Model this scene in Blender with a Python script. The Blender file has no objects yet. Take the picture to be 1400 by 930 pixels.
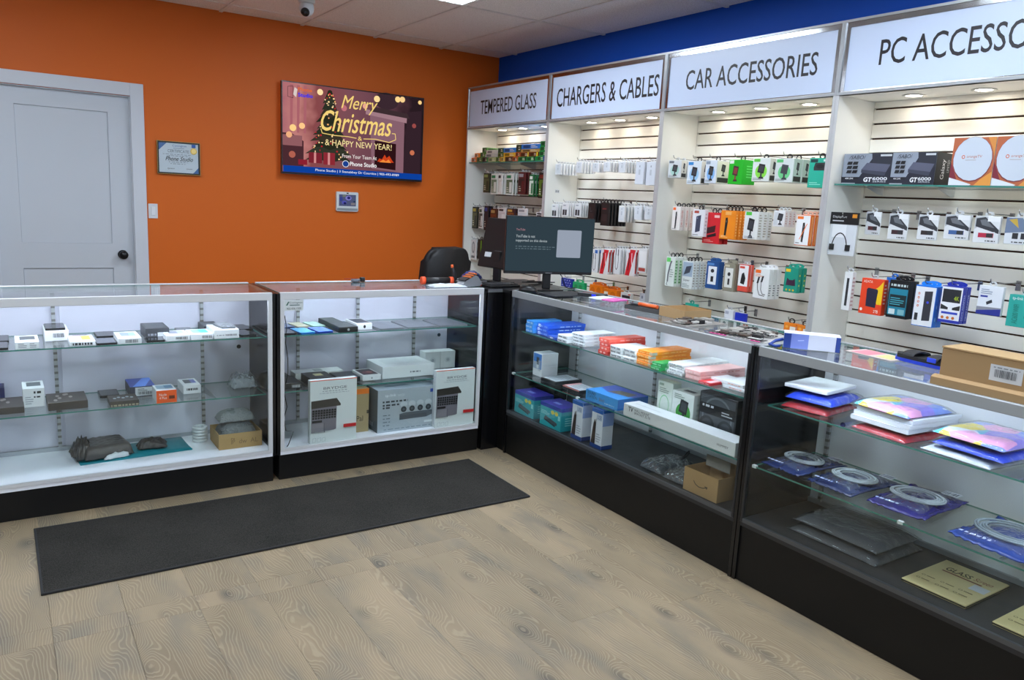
import bpy, bmesh, math, random
from mathutils import Matrix, Vector, noise

scene = bpy.context.scene
COL = scene.collection
# ------------------------------------------------------------------ camera
cam_d = bpy.data.cameras.new('camera'); cam = bpy.data.objects.new('camera', cam_d); COL.objects.link(cam)
cam_d.sensor_width = 36.0; cam_d.lens = 27.29; cam_d.clip_start = 0.05
_f = Vector((0.5461416, 0.8185469, -0.17807392)); _r = Vector((0.83583758, -0.54661742, 0.05084224)); _u = _r.cross(_f)
cam.matrix_world = Matrix(((_r.x, _u.x, -_f.x, -1.1358), (_r.y, _u.y, -_f.y, -3.8211), (_r.z, _u.z, -_f.z, 1.4941), (0, 0, 0, 1)))
scene.camera = cam
# ------------------------------------------------------------------ world, exposure
w = bpy.data.worlds.new('world'); scene.world = w; w.use_nodes = True
w.node_tree.nodes['Background'].inputs[0].default_value = (0.75, 0.85, 1.0, 1)
w.node_tree.nodes['Background'].inputs[1].default_value = 1.0
vs = scene.view_settings
vs.view_transform = 'Standard'; vs.look = 'None'; vs.gamma = 1.0; vs.use_curve_mapping = False; vs.exposure = 0.34
scene.cycles.transparent_max_bounces = 24; scene.cycles.max_bounces = 8
scene.cycles.caustics_reflective = False; scene.cycles.caustics_refractive = False
TROFFER = 17.0; DOWN = 45.0; STRIP = 50.0        # lamp strengths

# ------------------------------------------------------------------ materials
def lin(h):
    h = h.lstrip('#'); o = []
    for i in (0, 2, 4):
        c = int(h[i:i+2], 16) / 255
        o.append(c / 12.92 if c <= 0.04045 else ((c + 0.055) / 1.055) ** 2.4)
    return (*o, 1.0)
_MC = {}
def M(hexc, rough=0.5, metal=0.0, spec=0.5, var=0.06, bump=0.0, bscale=120.0):
    key = (hexc, rough, metal, spec, var, bump, bscale)
    if key in _MC: return _MC[key]
    m = bpy.data.materials.new('surface_' + hexc); m.use_nodes = True
    nt = m.node_tree; b = nt.nodes['Principled BSDF']
    b.inputs['Base Color'].default_value = lin(hexc); b.inputs['Metallic'].default_value = metal
    b.inputs['Specular IOR Level'].default_value = spec
    n = nt.nodes.new('ShaderNodeTexNoise'); n.inputs['Scale'].default_value = 18.0; n.inputs['Detail'].default_value = 2.0
    tc = nt.nodes.new('ShaderNodeTexCoord'); nt.links.new(tc.outputs['Object'], n.inputs['Vector'])
    mr = nt.nodes.new('ShaderNodeMapRange'); mr.inputs['To Min'].default_value = max(0, rough - var); mr.inputs['To Max'].default_value = min(1, rough + var)
    nt.links.new(n.outputs['Fac'], mr.inputs['Value']); nt.links.new(mr.outputs['Result'], b.inputs['Roughness'])
    if bump:
        n2 = nt.nodes.new('ShaderNodeTexNoise'); n2.inputs['Scale'].default_value = bscale; n2.inputs['Detail'].default_value = 3.0
        nt.links.new(tc.outputs['Object'], n2.inputs['Vector'])
        bp = nt.nodes.new('ShaderNodeBump'); bp.inputs['Strength'].default_value = bump; bp.inputs['Distance'].default_value = 0.01
        nt.links.new(n2.outputs['Fac'], bp.inputs['Height']); nt.links.new(bp.outputs['Normal'], b.inputs['Normal'])
    _MC[key] = m; return m
def EM(hexc, s=1.0):
    key = ('em', hexc, s)
    if key in _MC: return _MC[key]
    m = bpy.data.materials.new('lit_' + hexc); m.use_nodes = True; nt = m.node_tree
    nt.nodes.clear(); o = nt.nodes.new('ShaderNodeOutputMaterial'); e = nt.nodes.new('ShaderNodeEmission')
    e.inputs[0].default_value = lin(hexc); e.inputs[1].default_value = s; nt.links.new(e.outputs[0], o.inputs[0])
    _MC[key] = m; return m
def GLASS(tint='fcfefe', ior=1.45, rough=0.0, opac=0.0, name='glass'):
    key = ('gl', tint, ior, rough, opac)
    if key in _MC: return _MC[key]
    m = bpy.data.materials.new(name); m.use_nodes = True; nt = m.node_tree; nt.nodes.clear()
    o = nt.nodes.new('ShaderNodeOutputMaterial'); mx = nt.nodes.new('ShaderNodeMixShader')
    t = nt.nodes.new('ShaderNodeBsdfTransparent'); t.inputs[0].default_value = lin(tint)
    g = nt.nodes.new('ShaderNodeBsdfGlossy'); g.inputs['Roughness'].default_value = rough
    lw = nt.nodes.new('ShaderNodeLayerWeight'); lw.inputs['Blend'].default_value = .5
    pw_ = nt.nodes.new('ShaderNodeMath'); pw_.operation = 'POWER'; nt.links.new(lw.outputs['Facing'], pw_.inputs[0]); pw_.inputs[1].default_value = 5.0
    F0 = ((ior-1)/(ior+1))**2
    fr = nt.nodes.new('ShaderNodeMath'); fr.operation = 'MULTIPLY_ADD'; nt.links.new(pw_.outputs[0], fr.inputs[0]); fr.inputs[1].default_value = 1-F0; fr.inputs[2].default_value = F0
    src = t.outputs[0]
    if opac:
        d = nt.nodes.new('ShaderNodeBsdfDiffuse'); d.inputs[0].default_value = lin('d8dce0')
        m2 = nt.nodes.new('ShaderNodeMixShader'); m2.inputs[0].default_value = opac
        nt.links.new(src, m2.inputs[1]); nt.links.new(d.outputs[0], m2.inputs[2]); src = m2.outputs[0]
    nt.links.new(fr.outputs[0], mx.inputs[0]); nt.links.new(src, mx.inputs[1]); nt.links.new(g.outputs[0], mx.inputs[2])
    nt.links.new(mx.outputs[0], o.inputs[0]); _MC[key] = m; return m
def CLEAR(bscale=45.0, strength=0.9, opac=0.05):                      # crinkled clear plastic film
    key = ('cl', bscale, strength, opac)
    if key in _MC: return _MC[key]
    m = GLASS('f2f4f6', 1.35, 0.12, opac, 'clear_film'); _MC.pop(('gl', 'f2f4f6', 1.35, 0.12, opac), None)
    nt = m.node_tree; n = nt.nodes.new('ShaderNodeTexNoise'); n.inputs['Scale'].default_value = bscale; n.inputs['Detail'].default_value = 4
    tc = nt.nodes.new('ShaderNodeTexCoord'); nt.links.new(tc.outputs['Object'], n.inputs['Vector'])
    b = nt.nodes.new('ShaderNodeBump'); b.inputs['Strength'].default_value = strength; b.inputs['Distance'].default_value = 0.02
    nt.links.new(n.outputs['Fac'], b.inputs['Height'])
    for x in nt.nodes:
        if x.bl_idname in ('ShaderNodeBsdfGlossy', 'ShaderNodeLayerWeight'): nt.links.new(b.outputs[0], x.inputs['Normal'])
    _MC[key] = m; return m
def floor_mat():
    m = bpy.data.materials.new('oak_plank'); m.use_nodes = True; nt = m.node_tree; N = nt.nodes.new; Lk = nt.links.new
    b = nt.nodes['Principled BSDF']; b.inputs['Roughness'].default_value = 0.5; b.inputs['Specular IOR Level'].default_value = 0.35
    geo = N('ShaderNodeNewGeometry'); oi = N('ShaderNodeObjectInfo')
    off = N('ShaderNodeVectorMath'); off.operation = 'SCALE'; off.inputs[0].default_value = (7.3, 3.1, 5.7); Lk(oi.outputs['Random'], off.inputs['Scale'])
    ad = N('ShaderNodeVectorMath'); ad.operation = 'ADD'; Lk(geo.outputs['Position'], ad.inputs[0]); Lk(off.outputs[0], ad.inputs[1])
    def stretched(sx, sy):
        mp = N('ShaderNodeMapping'); mp.inputs['Scale'].default_value = (sx, sy, 1); Lk(ad.outputs[0], mp.inputs[0]); return mp.outputs[0]
    kn = N('ShaderNodeTexVoronoi'); kn.inputs['Scale'].default_value = 1.0; kn.feature = 'SMOOTH_F1'; kn.inputs['Smoothness'].default_value = .3; Lk(stretched(5.5, 2.6), kn.inputs['Vector'])
    dn = N('ShaderNodeTexNoise'); dn.inputs['Scale'].default_value = 1.0; dn.inputs['Detail'].default_value = 3; Lk(stretched(5, 1.6), dn.inputs['Vector'])
    # growth rings: thin pale lines, running with the plank and bending round the knots
    kf = N('ShaderNodeMapRange'); kf.interpolation_type = 'SMOOTHSTEP'; Lk(kn.outputs['Distance'], kf.inputs['Value']); kf.inputs['From Max'].default_value = .5; kf.inputs['To Min'].default_value = .42; kf.inputs['To Max'].default_value = 0
    s0 = N('ShaderNodeMath'); s0.operation = 'MULTIPLY_ADD'; Lk(dn.outputs['Fac'], s0.inputs[0]); s0.inputs[1].default_value = .62; Lk(kf.outputs[0], s0.inputs[2])
    sxy = N('ShaderNodeSeparateXYZ'); Lk(ad.outputs[0], sxy.inputs[0])
    sm = N('ShaderNodeMath'); sm.operation = 'MULTIPLY_ADD'; Lk(sxy.outputs['X'], sm.inputs[0]); sm.inputs[1].default_value = 3.4; Lk(s0.outputs[0], sm.inputs[2])
    fr = N('ShaderNodeTexNoise'); fr.inputs['Scale'].default_value = 1.0; fr.inputs['Detail'].default_value = 4; Lk(stretched(60, 5), fr.inputs['Vector'])
    rg = N('ShaderNodeMath'); rg.operation = 'MULTIPLY_ADD'; Lk(fr.outputs['Fac'], rg.inputs[0]); rg.inputs[1].default_value = 0.03; Lk(sm.outputs[0], rg.inputs[2])
    mu = N('ShaderNodeMath'); mu.operation = 'MULTIPLY'; Lk(rg.outputs[0], mu.inputs[0]); mu.inputs[1].default_value = 190.0
    sn = N('ShaderNodeMath'); sn.operation = 'SINE'; Lk(mu.outputs[0], sn.inputs[0])
    rr = N('ShaderNodeMapRange'); Lk(sn.outputs[0], rr.inputs['Value']); rr.inputs['From Min'].default_value = 0.2; rr.inputs['From Max'].default_value = 1.0
    base = N('ShaderNodeValToRGB'); Lk(dn.outputs['Fac'], base.inputs[0]); e = base.color_ramp.elements
    e[0].position = .25; e[0].color = lin('726450'); e[1].position = .75; e[1].color = lin('958268')
    e2 = base.color_ramp.elements.new(.5); e2.color = lin('86765e')
    cloud = N('ShaderNodeTexNoise'); cloud.inputs['Scale'].default_value = 1; cloud.inputs['Detail'].default_value = 5; Lk(stretched(9, 3), cloud.inputs['Vector'])
    cr = N('ShaderNodeMapRange'); Lk(cloud.outputs['Fac'], cr.inputs['Value']); cr.inputs['From Min'].default_value = .48; cr.inputs['From Max'].default_value = .72; cr.inputs['To Max'].default_value = .7
    m1 = N('ShaderNodeMix'); m1.data_type = 'RGBA'; Lk(cr.outputs[0], m1.inputs['Factor']); Lk(base.outputs[0], m1.inputs['A']); m1.inputs['B'].default_value = lin('645f56')
    kr = N('ShaderNodeMapRange'); Lk(kn.outputs['Distance'], kr.inputs['Value']); kr.inputs['From Min'].default_value = .02; kr.inputs['From Max'].default_value = .2; kr.inputs['To Min'].default_value = .9; kr.inputs['To Max'].default_value = 0
    m2 = N('ShaderNodeMix'); m2.data_type = 'RGBA'; Lk(kr.outputs[0], m2.inputs['Factor']); Lk(m1.outputs['Result'], m2.inputs['A']); m2.inputs['B'].default_value = lin('4c453d')
    rm = N('ShaderNodeMath'); rm.operation = 'MULTIPLY'; Lk(rr.outputs[0], rm.inputs[0]); rm.inputs[1].default_value = .30
    m3 = N('ShaderNodeMix'); m3.data_type = 'RGBA'; Lk(rm.outputs[0], m3.inputs['Factor']); Lk(m2.outputs['Result'], m3.inputs['A']); m3.inputs['B'].default_value = lin('b6a88b')
    hv = N('ShaderNodeHueSaturation'); Lk(m3.outputs['Result'], hv.inputs['Color'])
    vv = N('ShaderNodeMapRange'); Lk(oi.outputs['Random'], vv.inputs['Value']); vv.inputs['To Min'].default_value = .96; vv.inputs['To Max'].default_value = 1.03; Lk(vv.outputs[0], hv.inputs['Value'])
    Lk(hv.outputs[0], b.inputs['Base Color'])
    bp = N('ShaderNodeBump'); bp.inputs['Strength'].default_value = .15; bp.inputs['Distance'].default_value = .002; Lk(sn.outputs[0], bp.inputs['Height']); Lk(bp.outputs[0], b.inputs['Normal'])
    return m
def tile_mat():
    m = M('c9c4bf', .9, 0, .2, .02); m = m.copy(); m.name = 'ceiling_tile'; nt = m.node_tree; b = nt.nodes['Principled BSDF']
    n = nt.nodes.new('ShaderNodeTexNoise'); n.inputs['Scale'].default_value = 160; n.inputs['Detail'].default_value = 3
    geo = nt.nodes.new('ShaderNodeNewGeometry'); nt.links.new(geo.outputs['Position'], n.inputs['Vector'])
    r = nt.nodes.new('ShaderNodeValToRGB'); e = r.color_ramp.elements; e[0].position = .3; e[0].color = lin('c6c1bc'); e[1].position = .5; e[1].color = lin('f2eeea')
    nt.links.new(n.outputs['Fac'], r.inputs[0]); nt.links.new(r.outputs[0], b.inputs['Base Color']); return m
def mat_rubber():
    m = M('2a2a2b', .95, 0, .15, .03, .6, 350).copy(); m.name = 'mat_pile'; nt = m.node_tree; b = nt.nodes['Principled BSDF']
    n = nt.nodes.new('ShaderNodeTexNoise'); n.inputs['Scale'].default_value = 260; n.inputs['Detail'].default_value = 4
    tc = nt.nodes.new('ShaderNodeTexCoord'); nt.links.new(tc.outputs['Object'], n.inputs['Vector'])
    n2 = nt.nodes.new('ShaderNodeTexNoise'); n2.inputs['Scale'].default_value = 3; nt.links.new(tc.outputs['Object'], n2.inputs['Vector'])
    ad = nt.nodes.new('ShaderNodeMath'); ad.operation = 'MULTIPLY_ADD'; nt.links.new(n2.outputs['Fac'], ad.inputs[0]); ad.inputs[1].default_value = .25; nt.links.new(n.outputs['Fac'], ad.inputs[2])
    r = nt.nodes.new('ShaderNodeValToRGB'); e = r.color_ramp.elements; e[0].position = .45; e[0].color = lin('1a1917'); e[1].position = .9; e[1].color = lin('46433e')
    nt.links.new(ad.outputs[0], r.inputs[0]); nt.links.new(r.outputs[0], b.inputs['Base Color']); return m
def slot_mat():                                                        # punched steel shelf standard
    m = M('b4b6b8', .35, .25).copy(); m.name = 'slotted_steel'; nt = m.node_tree; b = nt.nodes['Principled BSDF']
    tc = nt.nodes.new('ShaderNodeTexCoord'); wv = nt.nodes.new('ShaderNodeTexWave'); wv.bands_direction = 'Z'; wv.inputs['Scale'].default_value = 9.8
    nt.links.new(tc.outputs['Object'], wv.inputs['Vector'])
    r = nt.nodes.new('ShaderNodeValToRGB'); r.color_ramp.interpolation = 'CONSTANT'; e = r.color_ramp.elements; e[0].color = lin('b4b6b8'); e[1].position = .72; e[1].color = lin('75736e')
    nt.links.new(wv.outputs['Fac'], r.inputs[0]); nt.links.new(r.outputs[0], b.inputs['Base Color']); return m

# ------------------------------------------------------------------ mesh helpers
def link(name, me, parent=None):
    o = bpy.data.objects.new(name, me); COL.objects.link(o)
    if parent is not None: o.parent = parent
    return o
def finish(bm, name, mats, parent=None, smooth=False):
    me = bpy.data.meshes.new(name); bm.normal_update(); bm.to_mesh(me); bm.free()
    for m in (mats if isinstance(mats, (list, tuple)) else [mats]): me.materials.append(m)
    if smooth:
        for p in me.polygons: p.use_smooth = True
    return link(name, me, parent)
def tag(o, label, cat=None, group=None, kind=None):
    if label: o['label'] = label
    if cat: o['category'] = cat
    if group: o['group'] = group
    if kind: o['kind'] = kind
    return o
def empty(name, loc, rz=0.0):
    o = bpy.data.objects.new(name, None); COL.objects.link(o); o.location = loc; o.rotation_euler = (0, 0, rz); o.empty_display_size = .05; return o
def add_box(bm, x0, y0, z0, x1, y1, z1, bev=0.0, mi=0, seg=1):
    vs_ = [bm.verts.new(c) for c in ((x0,y0,z0),(x1,y0,z0),(x1,y1,z0),(x0,y1,z0),(x0,y0,z1),(x1,y0,z1),(x1,y1,z1),(x0,y1,z1))]
    fs = [bm.faces.new([vs_[i] for i in q]) for q in ((3,2,1,0),(4,5,6,7),(0,1,5,4),(1,2,6,5),(2,3,7,6),(3,0,4,7))]
    for f in fs: f.material_index = mi
    if bev:
        es = list({e for f in fs for e in f.edges})
        bmesh.ops.bevel(bm, geom=es, offset=bev, segments=seg, profile=.5, affect='EDGES')
    return fs
def box(name, x0, y0, z0, x1, y1, z1, mat, parent=None, bev=0.0, seg=1):
    bm = bmesh.new(); add_box(bm, x0, y0, z0, x1, y1, z1, bev, 0, seg); return finish(bm, name, mat, parent)
def add_tube(bm, pts, r, n=6, mi=0, caps=True):
    pts = [Vector(p) for p in pts]; rings = []; prev = None
    for i, p in enumerate(pts):
        t = (pts[min(i+1, len(pts)-1)] - pts[max(i-1, 0)]).normalized()
        ref = prev if prev is not None else (Vector((0,0,1)) if abs(t.z) < .9 else Vector((1,0,0)))
        a = (ref - t * ref.dot(t)).normalized(); prev = a; b = t.cross(a); rr = r[i] if isinstance(r, (list, tuple)) else r
        rings.append([bm.verts.new(p + (a*math.cos(k*2*math.pi/n) + b*math.sin(k*2*math.pi/n))*rr) for k in range(n)])
    for q, s in zip(rings, rings[1:]):
        for k in range(n):
            f = bm.faces.new((q[k], q[(k+1)%n], s[(k+1)%n], s[k])); f.material_index = mi; f.smooth = True
    if caps:
        for f in (bm.faces.new(rings[0][::-1]), bm.faces.new(rings[-1])): f.material_index = mi
def tube(name, pts, r, mat, parent=None, n=6):
    bm = bmesh.new(); add_tube(bm, pts, r, n); return finish(bm, name, mat, parent)
def add_lathe(bm, prof, n=20, c=(0,0,0), mi=0, axis='z'):
    rings = []
    for r, h in prof:
        ring = []
        for k in range(n):
            a = 2*math.pi*k/n
            v = (r*math.cos(a), r*math.sin(a), h) if axis == 'z' else (r*math.cos(a), -h, r*math.sin(a))
            ring.append(bm.verts.new((c[0]+v[0], c[1]+v[1], c[2]+v[2])))
        rings.append(ring)
    for q, s in zip(rings, rings[1:]):
        for k in range(n):
            f = bm.faces.new((q[k], q[(k+1)%n], s[(k+1)%n], s[k])); f.material_index = mi; f.smooth = True
    for ring, rev in ((rings[0], True), (rings[-1], False)):
        if (prof[0] if rev else prof[-1])[0] > 1e-6:
            f = bm.faces.new(ring[::-1] if rev else ring); f.material_index = mi
def lathe(name, prof, mat, parent=None, n=20, c=(0,0,0), axis='z'):
    bm = bmesh.new(); add_lathe(bm, prof, n, c, 0, axis); return finish(bm, name, mat, parent)
def add_prism(bm, pts2, y0, y1, plane='xz', mi=0):
    def P(a, b, d): return (a, d, b) if plane == 'xz' else ((a, b, d) if plane == 'xy' else (d, a, b))
    A = [bm.verts.new(P(a, b, y0)) for a, b in pts2]; B = [bm.verts.new(P(a, b, y1)) for a, b in pts2]
    n = len(A); fs = [bm.faces.new(A), bm.faces.new(B[::-1])]
    for i in range(n): fs.append(bm.faces.new((A[i], B[i], B[(i+1)%n], A[(i+1)%n])))
    for f in fs: f.material_index = mi
def rrect(x0, z0, x1, z1, r, n=4):
    o = []
    for cx, cz, a0 in ((x1-r, z0+r, -90), (x1-r, z1-r, 0), (x0+r, z1-r, 90), (x0+r, z0+r, 180)):
        for k in range(n+1):
            a = math.radians(a0 + 90*k/n); o.append((cx + r*math.cos(a), cz + r*math.sin(a)))
    return o
_TC = {}
def text_geo(s, shear=0.0, bold=0.0):
    key = (s, shear, bold)
    if key not in _TC:
        cu = bpy.data.curves.new('lettering', 'FONT'); cu.body = s; cu.resolution_u = 3; cu.shear = shear; cu.offset = bold; cu.fill_mode = 'FRONT'
        o = bpy.data.objects.new('lettering', cu); me = bpy.data.meshes.new_from_object(o)
        vs_ = [(v.co.x, v.co.y) for v in me.vertices]; fs = [tuple(p.vertices) for p in me.polygons]
        bpy.data.objects.remove(o); bpy.data.meshes.remove(me); bpy.data.curves.remove(cu)
        xs = [v[0] for v in vs_] or [0]; ys = [v[1] for v in vs_] or [0]
        _TC[key] = (vs_, fs, min(xs), min(ys), max(xs), max(ys))
    return _TC[key]
def art(parent, face, dims, items, name='printed_artwork', emit=None, eps=.0005, step=.00015, rough=.45):
    """flat print on one face of a box of dims (w,d,h) whose local origin is its front bottom left corner"""
    W, D, Hh = dims
    if len(items) == 2 and items[0][0] in 'rpe': items = list(items) + [('r', .03, .03, .05, .05, items[-1][-1] if isinstance(items[-1][-1], str) else 'c8c8c8')]
    fw, fh = {'F': (W, Hh), 'B': (W, Hh), 'T': (W, D), 'S': (D, Hh), 'L': (D, Hh)}[face]
    bm = bmesh.new(); mats = []; z = eps
    def P(u, v, e):
        if face == 'F': return (u, -e, v)
        if face == 'B': return (W - u, D + e, v)
        if face == 'T': return (u, v, Hh + e)
        if face == 'S': return (W + e, u, v)
        return (-e, D - u, v)
    def mi(c):
        m = c if not isinstance(c, str) else (EM(c, emit) if emit else M(c, rough))
        if m not in mats: mats.append(m)
        return mats.index(m)
    def poly(pts, c):
        f = bm.faces.new([bm.verts.new(P(a*fw, b*fh, z)) for a, b in pts]); f.material_index = mi(c)
    for it in items:
        k = it[0]
        if k == 'r': _, a, b, c, d, col = it; poly([(a, b), (c, b), (c, d), (a, d)], col)
        elif k == 'e':
            _, cx, cy, rx, ry, col = it; poly([(cx + rx*math.cos(t*math.pi/10), cy + ry*math.sin(t*math.pi/10)) for t in range(20)], col)
        elif k == 'p': poly(it[1], it[2])
        elif k == 'o':                                                # ring
            _, cx, cy, rx, ry, q, col = it; n = 24
            for t in range(n):
                a, b = t*2*math.pi/n, (t+1)*2*math.pi/n
                poly([(cx+rx*math.cos(a), cy+ry*math.sin(a)), (cx+rx*math.cos(b), cy+ry*math.sin(b)), (cx+rx*q*math.cos(b), cy+ry*q*math.sin(b)), (cx+rx*q*math.cos(a), cy+ry*q*math.sin(a))], col)
        elif k == 'l':                                                # stroke through points
            _, pts, wd, col = it
            for (a, b), (c, d) in zip(pts, pts[1:]):
                dx, dy = (c-a)*fw, (d-b)*fh; L = math.hypot(dx, dy) or 1; nx, ny = -dy/L*wd/2, dx/L*wd/2
                poly([(a+nx/fw, b+ny/fh), (a-nx/fw, b-ny/fh), (c-nx/fw, d-ny/fh), (c+nx/fw, d+ny/fh)], col)
        elif k == 't':                                                # text fitted into u0,v0,u1,v1
            s, a, b, c, d, col = it[1:7]; sh = it[7] if len(it) > 7 else 0; bo = it[8] if len(it) > 8 else 0
            vs_, fs, x0, y0, x1, y1 = text_geo(s, sh, bo); m = mi(col)
            vv = [bm.verts.new(P((a + (x-x0)/(x1-x0)*(c-a))*fw, (b + (y-y0)/(y1-y0)*(d-b))*fh, z)) for x, y in vs_]
            for f in fs:
                try: bm.faces.new([vv[i] for i in f]).material_index = m
                except ValueError: pass
        elif k == 'tv':                                               # text running upwards
            s, a, b, c, d, col = it[1:7]; vs_, fs, x0, y0, x1, y1 = text_geo(s, 0, 0); m = mi(col)
            vv = [bm.verts.new(P((c - (y-y0)/(y1-y0)*(c-a))*fw, (b + (x-x0)/(x1-x0)*(d-b))*fh, z)) for x, y in vs_]
            for f in fs:
                try: bm.faces.new([vv[i] for i in f]).material_index = m
                except ValueError: pass
        z += step
    return finish(bm, name, mats, parent)
R90 = -math.pi / 2

# ------------------------------------------------------------------ the room
YW, XW, ZC = 2.4725, 2.7666, 2.743
XL, YF = -3.4, -6.4
ORANGE = M('d4661a', .55, 0, .3, .05, .03, 300); BLUE = M('0d55c4', .55, 0, .3, .05, .03, 300); WHITEP = M('d9dadc', .5)
bm = bmesh.new()
add_box(bm, XL, YW, 0, -1.135, YW+.12, ZC+.08); add_box(bm, -1.135, YW, 2.075, -.300, YW+.12, ZC+.08); add_box(bm, -.300, YW, 0, XW+.1, YW+.12, ZC+.08)
tag(finish(bm, 'wall_back', ORANGE), 'orange painted back wall with the television on it', kind='structure')
tag(box('wall_right', XW, YF, 0, XW+.1, YW, ZC+.08, BLUE), 'blue painted wall above the lettered display bays', kind='structure')
tag(box('wall_left', XL-.1, YF, 0, XL, YW+.12, ZC+.08, M('b9b6b0', .7)), 'pale painted side wall of the shop', kind='structure')
bm = bmesh.new()
for a, b, c, d in ((XL, 0, XW, .3), (XL, 2.35, XW, ZC+.08), (XL, .3, -3.0, 2.35), (-.5, .3, -.3, 2.35), (2.2, .3, XW, 2.35)): add_box(bm, a, YF-.1, b, c, YF, d)
tag(finish(bm, 'wall_front', M('b9b6b0', .7)), 'shop front wall with two wide window openings', kind='structure')
for i, (a, b) in enumerate(((-3.0, -.5), (-.3, 2.2))):
    wn = tag(empty('window_%d' % (i+1), (a, YF-.05, .3)), 'wide plate glass shop window facing the street', kind='structure')
    box('pane', 0, 0, 0, b-a, .008, 2.05, GLASS(), wn)
    bm = bmesh.new()
    for q in ((0, 0, .05, 2.05), (b-a-.05, 0, b-a, 2.05), (.05, 0, b-a-.05, .05), (.05, 2.0, b-a-.05, 2.05)): add_box(bm, q[0], -.02, q[1], q[2], .03, q[3])
    finish(bm, 'frame', M('3a3b3d', .4, .6), wn)
# floor: base slab and oak planks
FLOOR = floor_mat()
fl = tag(box('floor', XL, YF, -.06, XW, YW, -.012, M('3b342b', .9)), 'light oak plank floor of the shop', kind='structure')
rnd = random.Random(5); PW = .226; nx0 = int((XL + .832) / PW) - 1
pl_me = {}
def plank(x0, y0, x1, y1):
    x0, x1 = max(x0, XL), min(x1, XW); y0, y1 = max(y0, YF), min(y1, YW)
    if x1 - x0 < .01 or y1 - y0 < .01: return
    g = .0004; key = (round(x1-x0, 4), round(y1-y0, 4))
    if key not in pl_me:
        bm = bmesh.new(); add_box(bm, 0, 0, -.012, key[0]-2*g, key[1]-2*g, 0, .0004); me = bpy.data.meshes.new('plank'); bm.to_mesh(me); bm.free(); me.materials.append(FLOOR); pl_me[key] = me
    o = link('plank', pl_me[key], fl); o.location = (x0+g, y0+g, 0)
for k in range(nx0, 18):
    x0 = -.832 + k * PW; x1 = x0 + PW
    if x1 <= .53:
        plank(x0, -1.007, x1, .45 if k % 2 else 1.1); plank(x0, .45 if k % 2 else 1.1, x1, YW); plank(x0, -1.115, x1, -1.007)
        c = -2.65 - (k % 3) * .43; plank(x0, c, x1, -1.115); plank(x0, c-1.5, x1, c); plank(x0, YF, x1, c-1.5)
    else:
        c = [-.3, -2.9, -1.9][k % 3]; plank(x0, c, x1, c+1.52); plank(x0, c+1.52, x1, YW); plank(x0, c-1.52, x1, c); plank(x0, c-3.04, x1, c-1.52); plank(x0, YF, x1, c-3.04)
# ceiling: grid bars, lay-in tiles and light panels
TILE = tile_mat(); ce = tag(box('ceiling', XL, YF, ZC+.03, XW, YW, ZC+.08, M('77756f', .9)), 'suspended ceiling of pale mineral fibre tiles', kind='structure')
gx = [.33 + .61*k for k in range(-7, 5)]; gy = [2.19 - 1.2*k for k in range(0, 8)]
BAR = M('e2deda', .5)
for x in gx:
    if XL < x < XW: box('grid_bar', x-.012, YF, ZC, x+.012, YW, ZC+.03, BAR, ce)
for y in gy:
    if YF < y < YW: box('grid_bar', XL, y-.012, ZC+.0005, XW, y+.012, ZC+.03, BAR, ce)
LIGHTS = {(0.94, 2.19-1.2*2), (0.94, 2.19-1.2*4), (-1.5, 2.19-1.2*2), (-1.5, 2.19-1.2*4), (-1.5, 2.19-1.2*6), (0.94, 2.19-1.2*6)}
ex = [XL] + [x for x in gx if XL < x < XW] + [XW]; ey = [YF] + sorted(y for y in gy if YF < y < YW) + [YW]
nl = 0
for xa, xb in zip(ex, ex[1:]):
    for ya, yb in zip(ey, ey[1:]):
        if any(abs(xa-a) < .05 and abs(ya-b) < .05 for a, b in LIGHTS):
            nl += 1; t = empty('ceiling_light_panel', (xa, ya, ZC))
            near = 'at the top of the picture near the television' if (ya > -.5 and xa > 0) else ['over the shop floor in the middle of the room', 'near the front windows', 'near the side wall', 'by the corner of the windows', 'over the left counter'][nl % 5]
            tag(t, 'white rectangular light panel set in the ceiling ' + near, 'ceiling light', 'light panels in the ceiling')
            bm = bmesh.new(); w_, h_ = xb-xa-.026, yb-ya-.026
            for q in ((.013, .013, .03, h_+.013), (w_-.004, .013, w_+.013, h_+.013), (.03, .013, w_-.004, .03), (.03, h_-.004, w_-.004, h_+.013)): add_box(bm, q[0], q[1], .002, q[2], q[3], .02)
            finish(bm, 'frame', M('e4e4e2', .4), t)
            box('diffuser', .03, .03, .006, w_-.004, h_-.004, .012, EM('e6f2ff', TROFFER), t)
        else:
            box('ceiling_tile', xa+.013, ya+.013, ZC+.006, xb-.013, yb-.013, ZC+.02, TILE, ce, .003)
# door in the back wall
dr = tag(empty('door_1', (-1.128, YW+.03, 0)), 'white two panel door in the orange wall', kind='structure')
WD = M('c3cad2', .42); DW = .823
bm = bmesh.new()
for q in ((0, 0, .128, 2.07), (.686, 0, DW, 2.07), (.128, 1.955, .686, 2.07), (.128, .855, .686, 1.032), (.128, 0, .686, .25)): add_box(bm, q[0], 0, q[1], q[2], .04, q[3])
finish(bm, 'door_frame', WD, dr)
for z0, z1 in ((.25, .855), (1.032, 1.955)): box('door_panel', .128, .010, z0, .686, .03, z1, WD, dr, .002)
kb = lathe('door_knob', [(.033, 0), (.033, .006), (.012, .012), (.011, .035), (.026, .042), (.031, .055), (.027, .068), (.0, .072)], M('15161a', .3, .4), dr, 20, (.75, 0, .953), 'y')
bm = bmesh.new()
for q in ((-.095, 0, -.005, 2.165), (DW+.005, 0, DW+.093, 2.165), (-.005, 2.078, DW+.005, 2.165)): add_box(bm, q[0], -.048, q[1], q[2], -.030, q[3], .002)
for q in ((-.007, 0, 0, 2.075), (DW, 0, DW+.007, 2.075), (0, 2.07, DW, 2.075)): add_box(bm, q[0], -.030, q[1], q[2], .06, q[3])
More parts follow.
